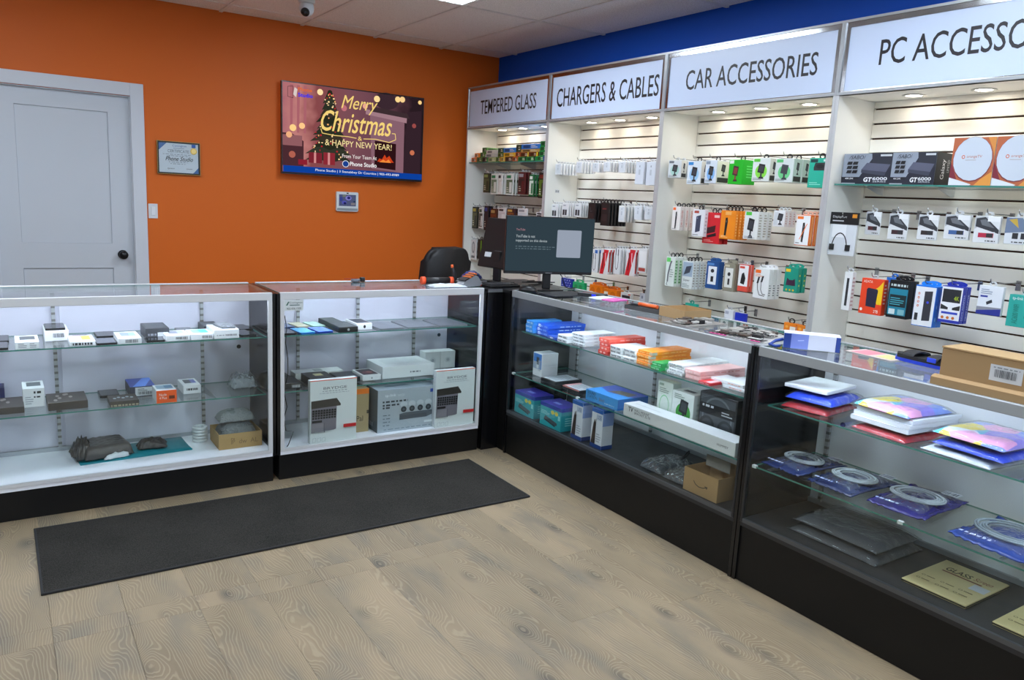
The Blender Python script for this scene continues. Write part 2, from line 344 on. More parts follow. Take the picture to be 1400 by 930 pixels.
tr = finish(bm, 'trim_1', M('ccd2da', .4)); tr.location = dr.location; tag(tr, 'white flat casing around the door', kind='structure')
# baseboard on the back wall
tag(box('baseboard_back', -.205, YW-.012, 0, XW, YW, .09, M('d0d0d0', .5)), 'white baseboard along the orange wall', kind='structure')
# ------------------------------------------------------------------ glass display cases
PANE = GLASS('fbfefd', 1.42); EDGE = M('3f7f74', .15, 0, .6); SHELF_G = GLASS('fafdfc', 1.45)
STD = slot_mat(); STEEL = M('a9abad', .32, .9); BLK = M('0d0d10', .22, 0, .5, .05); BLKM = M('0a0a0b', .45, 0, .35)
def glass_board(name, x0, y0, z0, x1, y1, z1, parent):
    bm = bmesh.new(); fs = add_box(bm, x0, y0, z0, x1, y1, z1)
    for i in (2, 3, 4, 5): fs[i].material_index = 1
    return finish(bm, name, [SHELF_G, EDGE], parent)
def display_case(label, loc, rz, L, white, shelves, deck, stds, D=.46, H=.98):
    t = tag(empty('display_case', loc, rz), label, 'display case', 'glass display cases')
    FR = M('d9dbdd', .35, .1) if white else M('a4a9ac', .4, .15)
    IN = M('d8d7e4', .4) if white else M('e2e5e8', .4)
    DK = M('eef0f6', .35) if white else M('262629', .5)
    box('base', .012, .012, 0, L-.012, D-.012, deck-.03, BLKM, t, .002)
    if white: box('deck', .002, .004, deck-.03, L-.002, D-.004, deck, DK, t)
    else: box('deck', .002, .004, deck-.03, L-.002, D-.004, deck, DK, t)
    for a in (0, L-.017): box('end_panel', a, .003, deck-.03 if white else 0, a+.017, D, H-.004, BLK, t, .001)
    # metal frame
    bm = bmesh.new(); pw = .020 if white else .010
    pm = FR if white else M('3a3b3e', .3, .6)
    for a in (.017, L-.017-pw): box('frame_post', a, 0, deck-.012, a+pw, .016, H-.036, pm, t, .001)
    add_box(bm, .017, 0, H-.036, L-.017, .018, H+.001, .0015); finish(bm, 'top_rail', FR, t)
    box('bottom_rail', .017+pw, 0, deck-.012, L-.017-pw, .012, deck+.004, FR if white else M('5d6064', .35, .6), t)
    box('rear_rail', .017, D-.022, H-.03, L-.017, D, H+.001, M('d8dadc', .35, .2) if white else FR, t, .001)
    if not white:
        for a in (.0, L-.017): box('end_rail', a, .018, H-.004, a+.017, D-.022, H+.001, FR, t)
    box('front_glass', .018+pw, .004, deck+.004, L-.018-pw, .009, H-.036, PANE, t)
    glass_board('top_glass', .018, .0185, H-.009, L-.018, D-.0225, H-.002, t)
    # sliding doors at the back
    for i, (a, b) in enumerate(((.018, L/2+.02), (L/2-.02, L-.018))):
        yy = D-.024 - i*.009
        d = box('sliding_door', a, yy, deck+.02, b, yy+.008, H-.03, IN, t)
        lk = (.13 if i == 0 and not white else L-.075 if i == 1 and white else None)
        if lk: lathe('lock', [(.011, 0), (.011, .004), (.008, .006), (.006, .006)], M('2b2c2e', .3, .6), d, 14, (lk, yy, .635 if white else .64), 'y')
    bm = bmesh.new(); add_box(bm, .018, D-.036, deck, L-.018, D-.033, deck+.02); add_box(bm, .018, D-.026, deck, L-.018, D-.0245, deck+.02); finish(bm, 'door_track', M('b6bac0', .3, .6), t)
    for sx in stds:
        box('shelf_standard', sx-.008, D-.048, deck+.02, sx+.008, D-.037, H-.032, STD, t)
    for zi, (yf, zt) in enumerate(shelves):
        s = glass_board('glass_shelf', .03, yf, zt-.006, L-.03, D-.05, zt, t)
        for sx in stds:
            bm = bmesh.new(); add_prism(bm, [(yf+.03, zt-.007), (D-.049, zt-.007), (D-.049, zt-.05), (D-.07, zt-.05), (yf+.05, zt-.016)], sx-.0015, sx+.0015, 'yz'); finish(bm, 'bracket', STEEL, s)
    if not white:
        for cx_ in (.03, .64): box('shelf_clip', cx_, shelves[1][0]-.003, shelves[1][1]-.009, cx_+.018, shelves[1][0]+.012, shelves[1][1]+.003, M('dfe6e4', .3), t, .001)
    st = box('light_strip', .06, .022, H-.032, L-.06, .034, H-.026, EM('dfe6ff', STRIP if white else STRIP*.7), t)
    box('strip_housing', .05, .0185, H-.026, L-.05, .038, H-.0095, FR, t)
    return t
SL, DL = ((.052, .752), (.075, .451)), .166
display_case('long white framed glass case in front of the white door', (-1.779, 0, 0), 0, 1.776, True, SL, DL, [.10, .842, 1.512])
display_case('short white framed glass case below the television', (.003, 0, 0), 0, 1.217, True, SL, DL, [.242, .597, .963])
SR, DR = ((.075, .741), (.022, .496)), .268
display_case('black glass case holding bright stacked cable boxes', (1.32, -.098, 0), R90, 1.757, False, SR, DR, [.12, .79, 1.62], .47)
display_case('black glass case with bagged goods at the right edge', (1.32, -1.859, 0), R90, 1.776, False, SR, DR, [.08, .95, 1.69], .47)
# black corner cabinet between the two rows
cc = tag(empty('corner_cabinet', (1.225, 0, 0)), 'black corner cabinet filling the bend between the counters', 'cabinet')
box('front_panel', .0, -.006, 0, .112, .012, .955, BLK, cc, .001)
box('side_panel', .0, .012, 0, .016, .45, .955, BLKM, cc)
box('cabinet_body', .016, .012, 0, .56, .45, .955, BLKM, cc)
box('return_panel', .114, -.092, 0, .56, .012, .955, BLKM, cc)
box('cabinet_top', -.003, -.01, .957, .565, .455, .975, M('17181b', .3), cc, .002)
box('cabinet_top_edge', .098, -.093, .957, .565, -.0105, .975, M('17181b', .3), cc)
box('edge_strip', .0, -.011, .957, .11, -.0105, .975, M('7d8186', .35, .5), cc)

# ------------------------------------------------------------------ lettered display bays along the blue wall
XF0, YS0, BAY, PD = 2.37, 2.3177, 1.22, .30          # front plane, start, bay width, depth to the slats
SLAT = M('efece2', .42, 0, .4); LAM = M('e6e6e0', .4); ALU = M('a7abae', .35, .55); CHROME = M('b9bcc0', .12, 1.0)
def display_bay(k, label, words, box_t):
    t = tag(empty('display_bay', (XF0, YS0 - k*BAY, 0), R90), label, 'display bay', 'slat wall display bays')
    W = BAY
    for a in (0, W-.018): box('side_panel', a+.0005, .001, 0, a+.0175, PD+.05, 2.08, LAM, t)
    for a in (0, W-.018): box('front_edging', a+.0005, -.002, 0, a+.0175, .001, 2.08, M('c4c7c9', .35, .4), t)
    box('soffit', .018, 0, 2.08, W-.018, PD+.05, 2.095, M('f0ede6', .45), t)
    box('backing_board', .018, PD+.018, .30, W-.018, PD+.03, 2.08, M('4a2d1e', .8), t)
    box('plinth', .018, .02, 0, W-.018, PD+.02, .30, LAM, t)
    # header: face frame, polished reveal, sign panel
    bm = bmesh.new()
    for q in ((0, 2.08, W, 2.093), (0, 2.42, W, 2.432), (0, 2.093, .012, 2.42), (W-.012, 2.093, W, 2.42)): add_box(bm, q[0]+.0005, -.004, q[1], q[2]-.0005, .03, q[3])
    hd = finish(bm, 'header_frame', ALU, t)
    bm = bmesh.new()
    for q in ((.012, 2.396, W-.012, 2.42), (.012, 2.093, W-.012, 2.099), (.012, 2.099, .034, 2.396), (W-.034, 2.099, W-.012, 2.396)): add_box(bm, q[0], .002, q[1], q[2], .02, q[3])
    finish(bm, 'polished_reveal', CHROME, hd)
    sp = box('sign_panel', .034, .006, 2.099, W-.034, .02, 2.396, M('c6d4ec', .35, 0, .5), t)
    x0, z0, x1, z1 = box_t
    vs_, fs, tx0, ty0, tx1, ty1 = text_geo(words, 0, .004)
    bm = bmesh.new(); vv = [bm.verts.new((x0+(x-tx0)/(tx1-tx0)*(x1-x0), .0052, z0+(y-ty0)/(ty1-ty0)*(z1-z0))) for x, y in vs_]
    for f in fs: bm.faces.new([vv[i] for i in f])
    ex_ = bmesh.ops.extrude_face_region(bm, geom=bm.faces[:]); bmesh.ops.translate(bm, vec=(0, .0008, 0), verts=[v for v in ex_['geom'] if isinstance(v, bmesh.types.BMVert)])
    finish(bm, 'sign_lettering', M('16141c', .5), sp)
    box('header_back', .012, .03, 2.095, W-.012, PD+.05, 2.425, LAM, t)
    # slats
    me = None; z = 2.045; i = 0
    box('slat', .019, PD, 2.0485, W-.019, PD+.018, 2.079, SLAT, t)
    while z > .36:
        if me is None:
            o = box('slat', .019, PD, 0, W-.019, PD+.018, .0650, SLAT, t, .0015); me = o.data
        else: o = link('slat', me, t)
        o.location.z = z - .0705; z -= .074; i += 1
    for lx in (.29, .61, .93):
        d = lathe('downlight', [(.045, 2.0795), (.052, 2.078), (.05, 2.0755), (.036, 2.0755), (.034, 2.0785)], M('d9d9d6', .3, .3), t, 24, (lx, .185, 0))
        lathe('lamp_lens', [(.034, 2.0772), (.020, 2.0768), (.0, 2.0766)], EM('fff3e2', DOWN), d, 20, (lx, .185, 0))
    return t
def yb(k, y): return YS0 - k*BAY - y
display_bay(0, 'display bay headed TEMPERED GLASS beside the orange wall', 'TEMPERED GLASS', (yb(0, 2.11), 2.194, yb(0, 1.278), 2.310))
display_bay(1, 'display bay headed CHARGERS & CABLES', 'CHARGERS & CABLES', (yb(1, 1.01), 2.180, yb(1, -.066), 2.312))
display_bay(2, 'display bay headed CAR ACCESSORIES', 'CAR ACCESSORIES', (yb(2, -.297), 2.192, yb(2, -1.209), 2.306))
display_bay(3, 'display bay headed PC ACCESSORIES at the right edge', 'PC ACCESSORIES', (yb(3, -1.543), 2.202, yb(3, -2.40), 2.318))
# floor mat
mt = tag(box('floor_mat', -1.072, -.758, .0005, 1.060, -.142, .0085, mat_rubber(), None, .002), 'long charcoal runner mat lying in front of the left cases', 'mat')
bm = bmesh.new()
for q in ((-1.078, -.764, 1.066, -.755), (-1.078, -.145, 1.066, -.136), (-1.078, -.755, -1.069, -.145), (1.057, -.755, 1.066, -.145)): add_box(bm, q[0], q[1], .0004, q[2], q[3], .0105, .002)
finish(bm, 'rubber_border', M('1d1d1e', .8), mt)
# ------------------------------------------------------------------ goods: builders
def copy_tree(o, parent=None):
    c = o.copy(); COL.objects.link(c); c.parent = parent
    for ch in o.children: copy_tree(ch, c)
    return c
def carton(name, label, cat, loc, rz, dims, col, arts=None, group=None, rough=.45, bev=.0015, tilt=0.0):
    w_, d_, h_ = dims
    o = box(name, 0, 0, 0, w_, d_, h_, M(col, rough) if isinstance(col, str) else col, None, min(bev, h_*.25))
    o.location = loc; o.rotation_euler = (tilt, 0, rz); tag(o, label, cat, group)
    for f, items in (arts or {}).items():
        if items: art(o, f, dims, items)
    return o
def fine(u0, v0, u1, v1, n, col, seed=1):                              # lines of small print
    r = random.Random(seed); out = []; st = (v1-v0)/n
    for i in range(n):
        e = u0 + (u1-u0)*r.uniform(.6, 1); v = v1 - st*(i+.75); out.append(('r', u0, v, e, v+st*.42, col))
    return out
def dashes(u0, v0, u1, v1, n, col, seed=1):                            # a line of print broken into words
    r = random.Random(seed); out = []; u = u0
    while u < u1 and len(out) < 40:
        q = (u1-u0)/n*r.uniform(.4, 1.2); out.append(('r', u, v0, min(u+q, u1), v1, col)); u += q + (u1-u0)/n*.35
    return out
def mount(cx, cy, s, col='1c1d20', col2='3a3c42'):                     # phone holder drawn on a pack
    return [('p', [(cx-.22*s, cy-.55*s), (cx+.3*s, cy-.55*s), (cx+.2*s, cy-.4*s), (cx-.12*s, cy-.4*s)], col), ('p', [(cx-.05*s, cy-.45*s), (cx+.1*s, cy-.45*s), (cx+.12*s, cy+.05*s), (cx-.06*s, cy+.05*s)], col2),
            ('p', [(cx-.34*s, cy-.1*s), (cx+.26*s, cy-.2*s), (cx+.36*s, cy+.42*s), (cx-.22*s, cy+.5*s)], col), ('p', [(cx-.22*s, cy-.02*s), (cx+.18*s, cy-.08*s), (cx+.25*s, cy+.32*s), (cx-.14*s, cy+.38*s)], col2)]
def cable(cx, cy, s, col='1a1a1c', wd=.004):
    pts = [(cx-.25*s, cy+.4*s), (cx-.3*s, cy), (cx-.22*s, cy-.32*s), (cx, cy-.42*s), (cx+.22*s, cy-.3*s), (cx+.26*s, cy), (cx+.18*s, cy+.38*s)]
    return [('l', pts, wd, col), ('r', cx-.31*s, cy+.2*s, cx-.19*s, cy+.5*s, col), ('r', cx+.12*s, cy+.2*s, cx+.24*s, cy+.48*s, col)]
def charger(cx, cy, s, col='1b1b1d'):
    return [('p', [(cx-.12*s, cy-.42*s), (cx+.06*s, cy-.45*s), (cx+.16*s, cy+.3*s), (cx+.1*s, cy+.48*s), (cx-.08*s, cy+.46*s), (cx-.1*s, cy+.2*s)], col), ('e', cx+.02*s, cy+.28*s, .06*s, .06*s, '5a5c60')]
def ring_mesh(rx, rz, q, t, n=14):
    bm = bmesh.new(); V = []
    for y in (0, t):
        V.append([[bm.verts.new((k*rx*math.cos(2*math.pi*i/n), y, k*rz*math.sin(2*math.pi*i/n))) for i in range(n)] for k in (1, q)])
    for i in range(n):
        j = (i+1) % n; a, b = V
        for f in ((a[0][i], a[0][j], a[1][j], a[1][i]), (b[0][j], b[0][i], b[1][i], b[1][j]), (a[0][j], a[0][i], b[0][i], b[0][j]), (a[1][i], a[1][j], b[1][j], b[1][i])): bm.faces.new(f)
    return bm
ORD = ['frontmost', 'second back', 'third back', 'fourth back', 'fifth back', 'sixth back']
XPAN = 2.67
HOOKM = M('a8a9ab', .25, 1.0)
def hook(label, y, zw, xtip, group):
    t = tag(empty('display_hook', (XPAN, y, zw)), label, 'hook', group)
    # wire runs out of the slat towards the aisle and turns up at its tip
    tube('wire', [(-.002, 0, .0), (xtip-XPAN+.012, 0, 0), (xtip-XPAN+.003, 0, .003), (xtip-XPAN-.004, 0, .010), (xtip-XPAN-.008, 0, .022)], .0022, HOOKM, t, 6)
    bm = bmesh.new(); add_box(bm, -.004, -.011, -.034, -.0008, .011, .010, .001); finish(bm, 'back_plate', HOOKM, t)
    return t
TABS = {'clear': ('d7dbde', .016, .012, .55), 'black': ('141416', .019, .016, .6), 'white': ('e9ebec', .018, .013, .45), 'dark': ('222326', .019, .014, .5)}
TABCOL = {}
def pack(desc, y, w_, z, h_, t_, n, pitch, col, front, side=None, xf=2.43, tab='clear', hooked=True, bay='', tabcol=None, tabw=None, cat='package', lean=0.0, name='hanging_pack', tick=None, group=None):
    """n identical packs on one hook; local x runs along the wall, local y into it"""
    n = max(1, min(n, int((XPAN - .004 - xf - t_) / pitch) + 1)) if n > 1 else 1
    tc_, rx, rz_, q = TABS[tab]; rx = tabw or rx
    zw = z + h_ + rz_ * .62 + rz_*q*.28
    grp = group or (desc[:60] + ' packs' if n > 1 else None)
    first = None
    for i in range(n):
        suf = '' if n == 1 else ', %s' % ORD[i]
        lab = desc + suf
        if first is None:
            o = carton(name, lab, cat, (xf, y, z), R90, (w_, t_, h_), col, {'F': front, 'S': side or []}, grp)
            tb = finish(ring_mesh(rx, rz_, q, .0016), 'hang_tab', M(tabcol or tc_, .35), o); tb.location = (w_/2, t_*.5, h_ + rz_*.62)
            first = o
        else:
            o = copy_tree(first); o.location.x = xf + i*pitch; o['label'] = lab
        if i: o.rotation_euler.z = R90 + random.Random(int(y*977)+i).uniform(-.035, .035)*min(1, .05/w_)
    if hooked:
        hook('wire hook carrying the ' + ' '.join(desc.split()[:11]), y - w_/2, zw, xf - .012, 'wire hooks on the slat walls')
    return first
def shelf_bracketed(label, x0, y0, x1, y1, zt, bys):
    s = tag(empty('wall_shelf', (0, 0, 0)), label, 'shelf')
    glass_board('shelf_glass', x0, y1, zt-.008, x1, y0, zt, s)
    for by in bys:
        bm = bmesh.new(); add_prism(bm, [(XPAN-.001, zt-.009), (x0+.12, zt-.009), (x0+.12, zt-.013), (XPAN-.03, zt-.045), (XPAN-.001, zt-.045)], by-.002, by+.002, 'xz'); finish(bm, 'shelf_bracket', M('c4c8ca', .35, .3), s)
    return s

# ------------------------------------------------------------------ CAR ACCESSORIES bay
W0 = 'e4e7e9'
def mountart(accent, disc, c2='1c1d20'): return [('r', .06, .83, .42, .96, accent), ('e', .52, .42, .34, .3, disc)] + mount(.52, .45, .62, c2) + fine(.08, .05, .6, .16, 2, '7c8288')
def mountside(bg='d9d8cf'): return [('r', .02, .02, .98, .98, bg)] + mount(.5, .6, .5) + [('r', .08, .05, .92, .26, '2b2c2a')]
B = 'in the car bay'
pack('small grey phone holder box starting the top row ' + B, -.174, .112, 1.678, .107, .046, 2, .05, 'cfd4d6', mountart('6c7278', 'a9cfc6'), mountside(), 2.41)
pack('white and blue phone holder box left of its twin ' + B, -.340, .111, 1.641, .137, .08, 1, .1, 'd8e2ea', mountart('2f86c8', '9cc8e8'), mountside('dcd6c8'), 2.41, 'black')
pack('white and blue phone holder box left of the green box', -.484, .090, 1.648, .133, .11, 1, .1, 'd6dee8', mountart('8a97a8', '7fb2e6'), mountside('e6e2d6'), 2.41, 'black')
pack('bright green phone holder box in the car accessories top row', -.665, .102, 1.645, .137, .11, 1, .1, '12b51c', [('r', .05, .84, .35, .97, 'e8efe8')] + mount(.5, .45, .62, '3a2a2a', '8c3038'), fine(.3, .25, .9, .8, 5, '5fe066'), 2.41, 'black')
pack('white phone holder box with green disc right of the green box', -.819, .118, 1.663, .128, .07, 1, .1, 'dfe6e2', mountart('5fc83a', '8be04a'), mountside('cfd3c8'), 2.43, 'dark')
pack('grey and green phone holder box left of the teal box', -.974, .117, 1.659, .127, .072, 2, .078, 'd6dedc', mountart('58c070', '6ed08a', '3d4048'), mountside('b9ccc2'), 2.43, 'black')
pack('tall teal box with a black speaker picture, car accessories top row', -1.188, .119, 1.634, .151, .04, 2, .045, '1fae93', [('r', .06, .85, .42, .96, '0c3c3c'), ('r', .7, .88, .94, .95, 'd8f0ea'), ('p', [(.26, .58), (.8, .58), (.86, .66), (.82, .84), (.3, .84), (.24, .68)], '2a2d31'), ('e', .55, .72, .2, .07, '141518')] + fine(.1, .08, .7, .2, 2, '8fe0cf'), fine(.2, .1, .8, .9, 6, '74d6c2'), 2.43, 'black')
pack('white box with orange logo and black car charger, second row', -.223, .070, 1.356, .148, .034, 4, .042, 'e9e2de', [('r', .08, .84, .42, .95, 'f06a20')] + charger(.5, .4, .8) + fine(.1, .04, .8, .1, 1, '999999'), [('tv', 'CAR CHARGER', .3, .15, .7, .85, 'c05040')], 2.43, 'dark')
pack('white box picturing a slate blue power bank, second row', -.411, .095, 1.330, .162, .03, 1, .04, 'e3e4e8', [('p', [(.28, .14), (.68, .2), (.7, .8), (.3, .74)], '3c4258'), ('e', .4, .68, .05, .03, '8890a8'), ('r', .1, .86, .5, .95, 'b44a3a')] + fine(.1, .03, .8, .1, 1, '999'*2), fine(.2, .1, .8, .9, 6, 'b8bcc2'), 2.42, 'black')
pack('large red box picturing a black power bank, second row', -.473, .135, 1.293, .185, .03, 2, .045, 'd3202a', [('p', [(.2, .3), (.72, .38), (.74, .6), (.22, .5)], '3a1218'), ('p', [(.3, .18), (.8, .26), (.78, .36), (.28, .26)], '24141a'), ('r', .62, .84, .92, .92, 'f0c0b8')] + fine(.1, .05, .7, .14, 2, 'f4a8a0'), [('r', .1, .1, .9, .9, 'b01820')], 2.45, 'black')
pack('orange box picturing a black car charger, second row', -.614, .113, 1.328, .167, .022, 4, .031, 'f08a18', charger(.4, .42, .7) + [('r', .3, .84, .7, .96, 'f6b060')] + fine(.12, .05, .6, .14, 2, 'ffd090'), fine(.2, .1, .8, .9, 8, 'ffc070'), 2.44, 'black')
pack('white box with green label and black holder, second row', -.782, .100, 1.339, .157, .036, 3, .042, 'e0e2e0', [('r', .1, .86, .5, .98, '4ec43c')] + mount(.5, .42, .7) + fine(.1, .04, .9, .12, 2, '8a8f94'), fine(.15, .08, .85, .92, 9, 'a8a498'), 2.45, 'black')
pack('small white box with a black holder picture, second row', -.973, .077, 1.421, .087, .026, 3, .033, 'e2e3e4', [('r', .08, .1, .4, .9, 'd0d4d8')] + mount(.6, .5, .7), fine(.2, .15, .8, .9, 5, 'c8a8a8'), 2.46)
pack('white fronted orange charger box at the end of the second row', -1.148, .088, 1.331, .161, .03, 4, .037, 'ee7420', [('r', .02, .02, .98, .98, 'eef0f0'), ('r', .08, .86, .5, .95, 'f07a28')] + charger(.55, .42, .7, '232323') + [('l', [(.35, .2), (.8, .72)], .004, 'f07a28')] + fine(.1, .05, .5, .12, 1, '999999'), [('r', .3, .05, .7, .95, 'f6a868')], 2.43, 'white', tabcol='f0c0a8')
pack('white and green box with a grey cable, third row start', -.207, .078, 1.000, .188, .03, 3, .037, 'dfe6e0', [('r', .06, .82, .5, .96, '62cc62'), ('l', [(.3, .15), (.32, .4), (.5, .75), (.62, .86)], .012, '66686e'), ('l', [(.3, .15), (.2, .06), (.34, .04)], .005, '66686e')] + fine(.5, .3, .94, .6, 4, '9aa8a0'), [('r', .1, .1, .9, .9, 'b8dcb8')] + fine(.2, .1, .8, .9, 8, '5a8a5a'), 2.43, 'black')
pack('white box picturing a grey adapter, third row', -.344, .090, 1.000, .173, .024, 4, .03, 'dbe2e0', [('r', .05, .45, .95, .96, '9fb2c4'), ('p', [(.15, .5), (.7, .6), (.85, .85), (.35, .8)], '3d4350'), ('t', 'Gopaer', .15, .26, .75, .36, '22262a')] + fine(.1, .05, .8, .2, 3, '8a9a94'), fine(.15, .08, .85, .92, 9, '9a9890'), 2.44, 'black')
pack('navy blue card pack with white window, third row', -.523, .098, 1.023, .165, .012, 3, .016, '1d4e8c', [('r', .16, .16, .84, .82, 'e8ecf0'), ('e', .5, .66, .14, .07, '222428'), ('r', .4, .26, .62, .46, '1a1b1e'), ('r', .06, .86, .6, .94, '5a8cc8')], None, 2.46, 'white', tabcol='2a5c9c', tabw=.03)
pack('taupe card pack with white window, third row', -.652, .082, 1.022, .165, .012, 3, .016, '8f8a78', [('r', .14, .14, .86, .84, 'e2e2dc'), ('e', .5, .62, .14, .07, '2a2a2a'), ('r', .42, .24, .6, .46, '2a2a2a'), ('r', .06, .88, .5, .95, 'c8c2a8')], None, 2.47, 'white', tabcol='a39e8c', tabw=.026)
pack('white box with red base and black gadget, third row', -.763, .072, 1.035, .155, .02, 2, .026, 'e05040', [('r', .02, .2, .98, .98, 'eceded'), ('p', [(.25, .3), (.65, .26), (.75, .5), (.55, .72), (.35, .66)], '1b1c1f'), ('r', .1, .86, .6, .94, 'd84a38')], [('r', .2, .05, .8, .95, 'd8604a')], 2.47)
pack('white box with orange logo and two black plugs, third row', -.895, .103, 1.013, .170, .03, 3, .036, 'e7e9e8', [('r', .06, .84, .42, .95, 'f07020'), ('l', [(.25, .55), (.3, .3), (.45, .12), (.8, .1)], .004, '202124'), ('l', [(.5, .6), (.52, .3), (.65, .16), (.85, .15)], .004, '202124'), ('p', [(.2, .5), (.32, .5), (.4, .72), (.28, .72)], '232428'), ('p', [(.46, .55), (.58, .55), (.66, .76), (.54, .76)], '232428')] + fine(.08, .72, .6, .82, 2, 'e89870'), fine(.2, .1, .8, .5, 5, '6f747a'), 2.45, 'white', tabw=.035)
pack('teal green card pack with yellow marks, end of third row', -1.097, .087, 1.073, .135, .03, 2, .042, '12937c', [('r', .08, .82, .42, .94, 'f0c828'), ('p', [(.16, .28), (.86, .28), (.8, .56), (.62, .5), (.4, .5), (.22, .58)], '3b1f3a'), ('e', .25, .1, .07, .04, 'e8c030'), ('e', .5, .1, .07, .04, 'e8c030'), ('e', .75, .1, .07, .04, 'e8c030')], [('e', .5, .3, .16, .04, 'd8d84a'), ('e', .5, .5, .16, .04, 'd8d84a'), ('e', .5, .7, .16, .04, 'd8d84a')], 2.45, 'white', tabcol='1ba38c', tabw=.034)
pack('small teal pack hanging low behind the open brown lid', -.335, .100, .800, .105, .02, 1, .03, '14a08a', [('e', .5, .5, .25, .2, '0d6a5c')], None, 2.5, 'white', tabcol='14a08a')
pack('clear and white earphone pack low in the car bay', -.643, .068, .821, .085, .02, 1, .03, 'dfe2e8', [('e', .5, .25, .12, .1, '3a3a40'), ('r', .1, .7, .5, .9, 'aab0c0')], None, 2.52)
pack('plain royal blue box low in the car bay', -.717, .080, .828, .070, .02, 1, .03, '1a30b8', [('r', .05, .05, .4, .3, '2a44cc')], None, 2.53, 'white')
for i, (yy, nm) in enumerate(((-1.129, 'left'), (-1.214, 'right'))):
    pack('orange and white boxed pack with black loop, %s of a pair' % nm, yy, .078, .845, .063, .03, 1, .03, 'ef8418', [('r', .52, .02, .98, .72, 'eae6e0'), ('e', .26, .66, .12, .12, 'f8b050')] + fine(.1, .1, .45, .4, 2, 'fad0a0'), [('r', .1, .1, .9, .8, 'e4ddd2')], 2.45, 'black', tabw=.02)

# ------------------------------------------------------------------ CHARGERS & CABLES bay
def cabart(v=0): return [('r', .1, .1, .9, .92, 'd3d9df'), ('r', .4, .42, .6, .66, 'b9c0c8'), ('e', .5, .8, .05, .05, '8a9098')] if v == 0 else [('r', .12, .12, .88, .62, 'd9dde2'), ('r', .14, .1, .45, .52, '23252a'), ('r', .52, .1, .82, .52, '2e3036'), ('r', .2, .8, .6, .88, '9aa0a8')]
ROWS = ['first', 'second', 'third', 'fourth', 'fifth', 'sixth', 'seventh', 'eighth']
for i, (y, w_, z, h_, n, p) in enumerate(((1.054, .070, 1.696, .080, 6, .028), (.798, .066, 1.708, .080, 5, .028), (.608, .070, 1.715, .064, 3, .025), (.484, .068, 1.718, .066, 4, .028), (.325, .069, 1.711, .074, 5, .027))):
    pack('small white charger box, %s stack of the charger bay top row' % ROWS[i], y, w_, z, h_, .018, n, p, 'e3e6ea', cabart(0), [('r', .2, .2, .8, .8, 'd4d7db')], 2.43, 'clear')
pack('tall white charger box sixth in the charger bay top row', .152, .082, 1.635, .146, .02, 2, .03, 'd3d9e2', cabart(0)[1:], None, 2.43, 'clear')
pack('tall white charger box last in the charger bay top row', .047, .085, 1.630, .150, .02, 3, .03, 'd3d9e2', cabart(0)[1:], None, 2.43, 'clear')
for i, (y, w_, z, h_, n) in enumerate(((1.070, .075, 1.377, .097, 6), (.935, .072, 1.389, .097, 5), (.782, .074, 1.392, .099, 5))):
    pack('white card pack with a black charger, %s stack of second row' % ROWS[i], y, w_, z, h_, .012, n, .022, 'e2e4e6', cabart(1), None, 2.43, 'clear')
pack('black cable pack left of another black stack, charger bay', .624, .080, 1.360, .138, .016, 6, .03, '151416', [('r', .2, .2, .8, .5, '2c2022'), ('l', [(.3, .8), (.35, .55), (.6, .6)], .003, '54565a')], [('r', .3, .2, .7, .7, '3a2c2c')], 2.43, 'black')
pack('black cable pack right of another black stack, charger bay', .480, .085, 1.345, .160, .016, 6, .03, '161517', [('r', .2, .2, .8, .5, '2c2022'), ('r', .2, .7, .7, .76, '6a2a2a')], [('r', .3, .2, .7, .7, '3a2c2c')], 2.43, 'black')
pack('white card pack right of the black stacks, charger bay', .289, .062, 1.380, .110, .014, 4, .03, 'e0e1df', cabart(0), None, 2.43)
pack('white card pack second from the end, charger bay second row', .131, .068, 1.402, .093, .014, 3, .03, 'dcdfe4', cabart(0), None, 2.43)
pack('white card pack at the end of the charger bay second row', .031, .075, 1.407, .081, .014, 2, .03, 'dfe0e4', cabart(0), None, 2.43)
def redart(): return [('p', [(.0, .0), (.45, .0), (.98, .98), (.4, .98)], 'd2202c'), ('l', [(.3, .85), (.36, .5), (.3, .2)], .008, '2a2022'), ('l', [(.6, .85), (.62, .55), (.75, .3)], .006, 'f0e0e0'), ('r', .06, .88, .4, .96, 'e0e4ea')]
pack('white cable pack with blue corner beside the monitor', .545, .066, 1.009, .167, .014, 2, .03, 'e3e6e8', [('r', .5, .82, .95, .96, '2a66b8')] + cable(.5, .42, .8), None, 2.43)
pack('red and white cable pack nearest the monitor', .449, .090, 1.008, .175, .014, 3, .028, 'e6e4e4', redart(), [('r', .1, .1, .9, .9, 'b8281f')], 2.43)
pack('white pack with a looped black cable between red packs', .302, .064, 1.022, .175, .014, 4, .025, 'e4e6e8', cable(.5, .55, .9), None, 2.43)
pack('red and white cable pack nearest the bay divider', .179, .095, 1.025, .180, .014, 2, .028, 'e2dcdc', redart(), [('r', .1, .1, .9, .9, 'b8281f')], 2.43)
pack('plain white boxed cable at the end of the third row', .066, .080, 1.057, .160, .014, 3, .028, 'e4e4e4', [('r', .1, .06, .9, .2, 'a8453c'), ('r', .1, .25, .9, .9, 'eeeeee')], None, 2.44)
def dots(bg): return [('e', .15+.23*i+.1*(j % 2), .2+.3*j, .035, .06, 'c8d4f4') for i in range(4) for j in range(3)]
pack('blue dotted box low behind the monitor', .985, .130, .852, .066, .03, 1, .03, '17309c', dots(1), None, 2.5)
pack('green moulded earphone case low behind the monitor', .835, .135, .835, .070, .03, 1, .03, '10a868', [('e', .3, .5, .15, .25, '0c8a54'), ('e', .7, .5, .15, .25, '0c8a54')], None, 2.5, 'white', tabcol='10a868', tabw=.05)
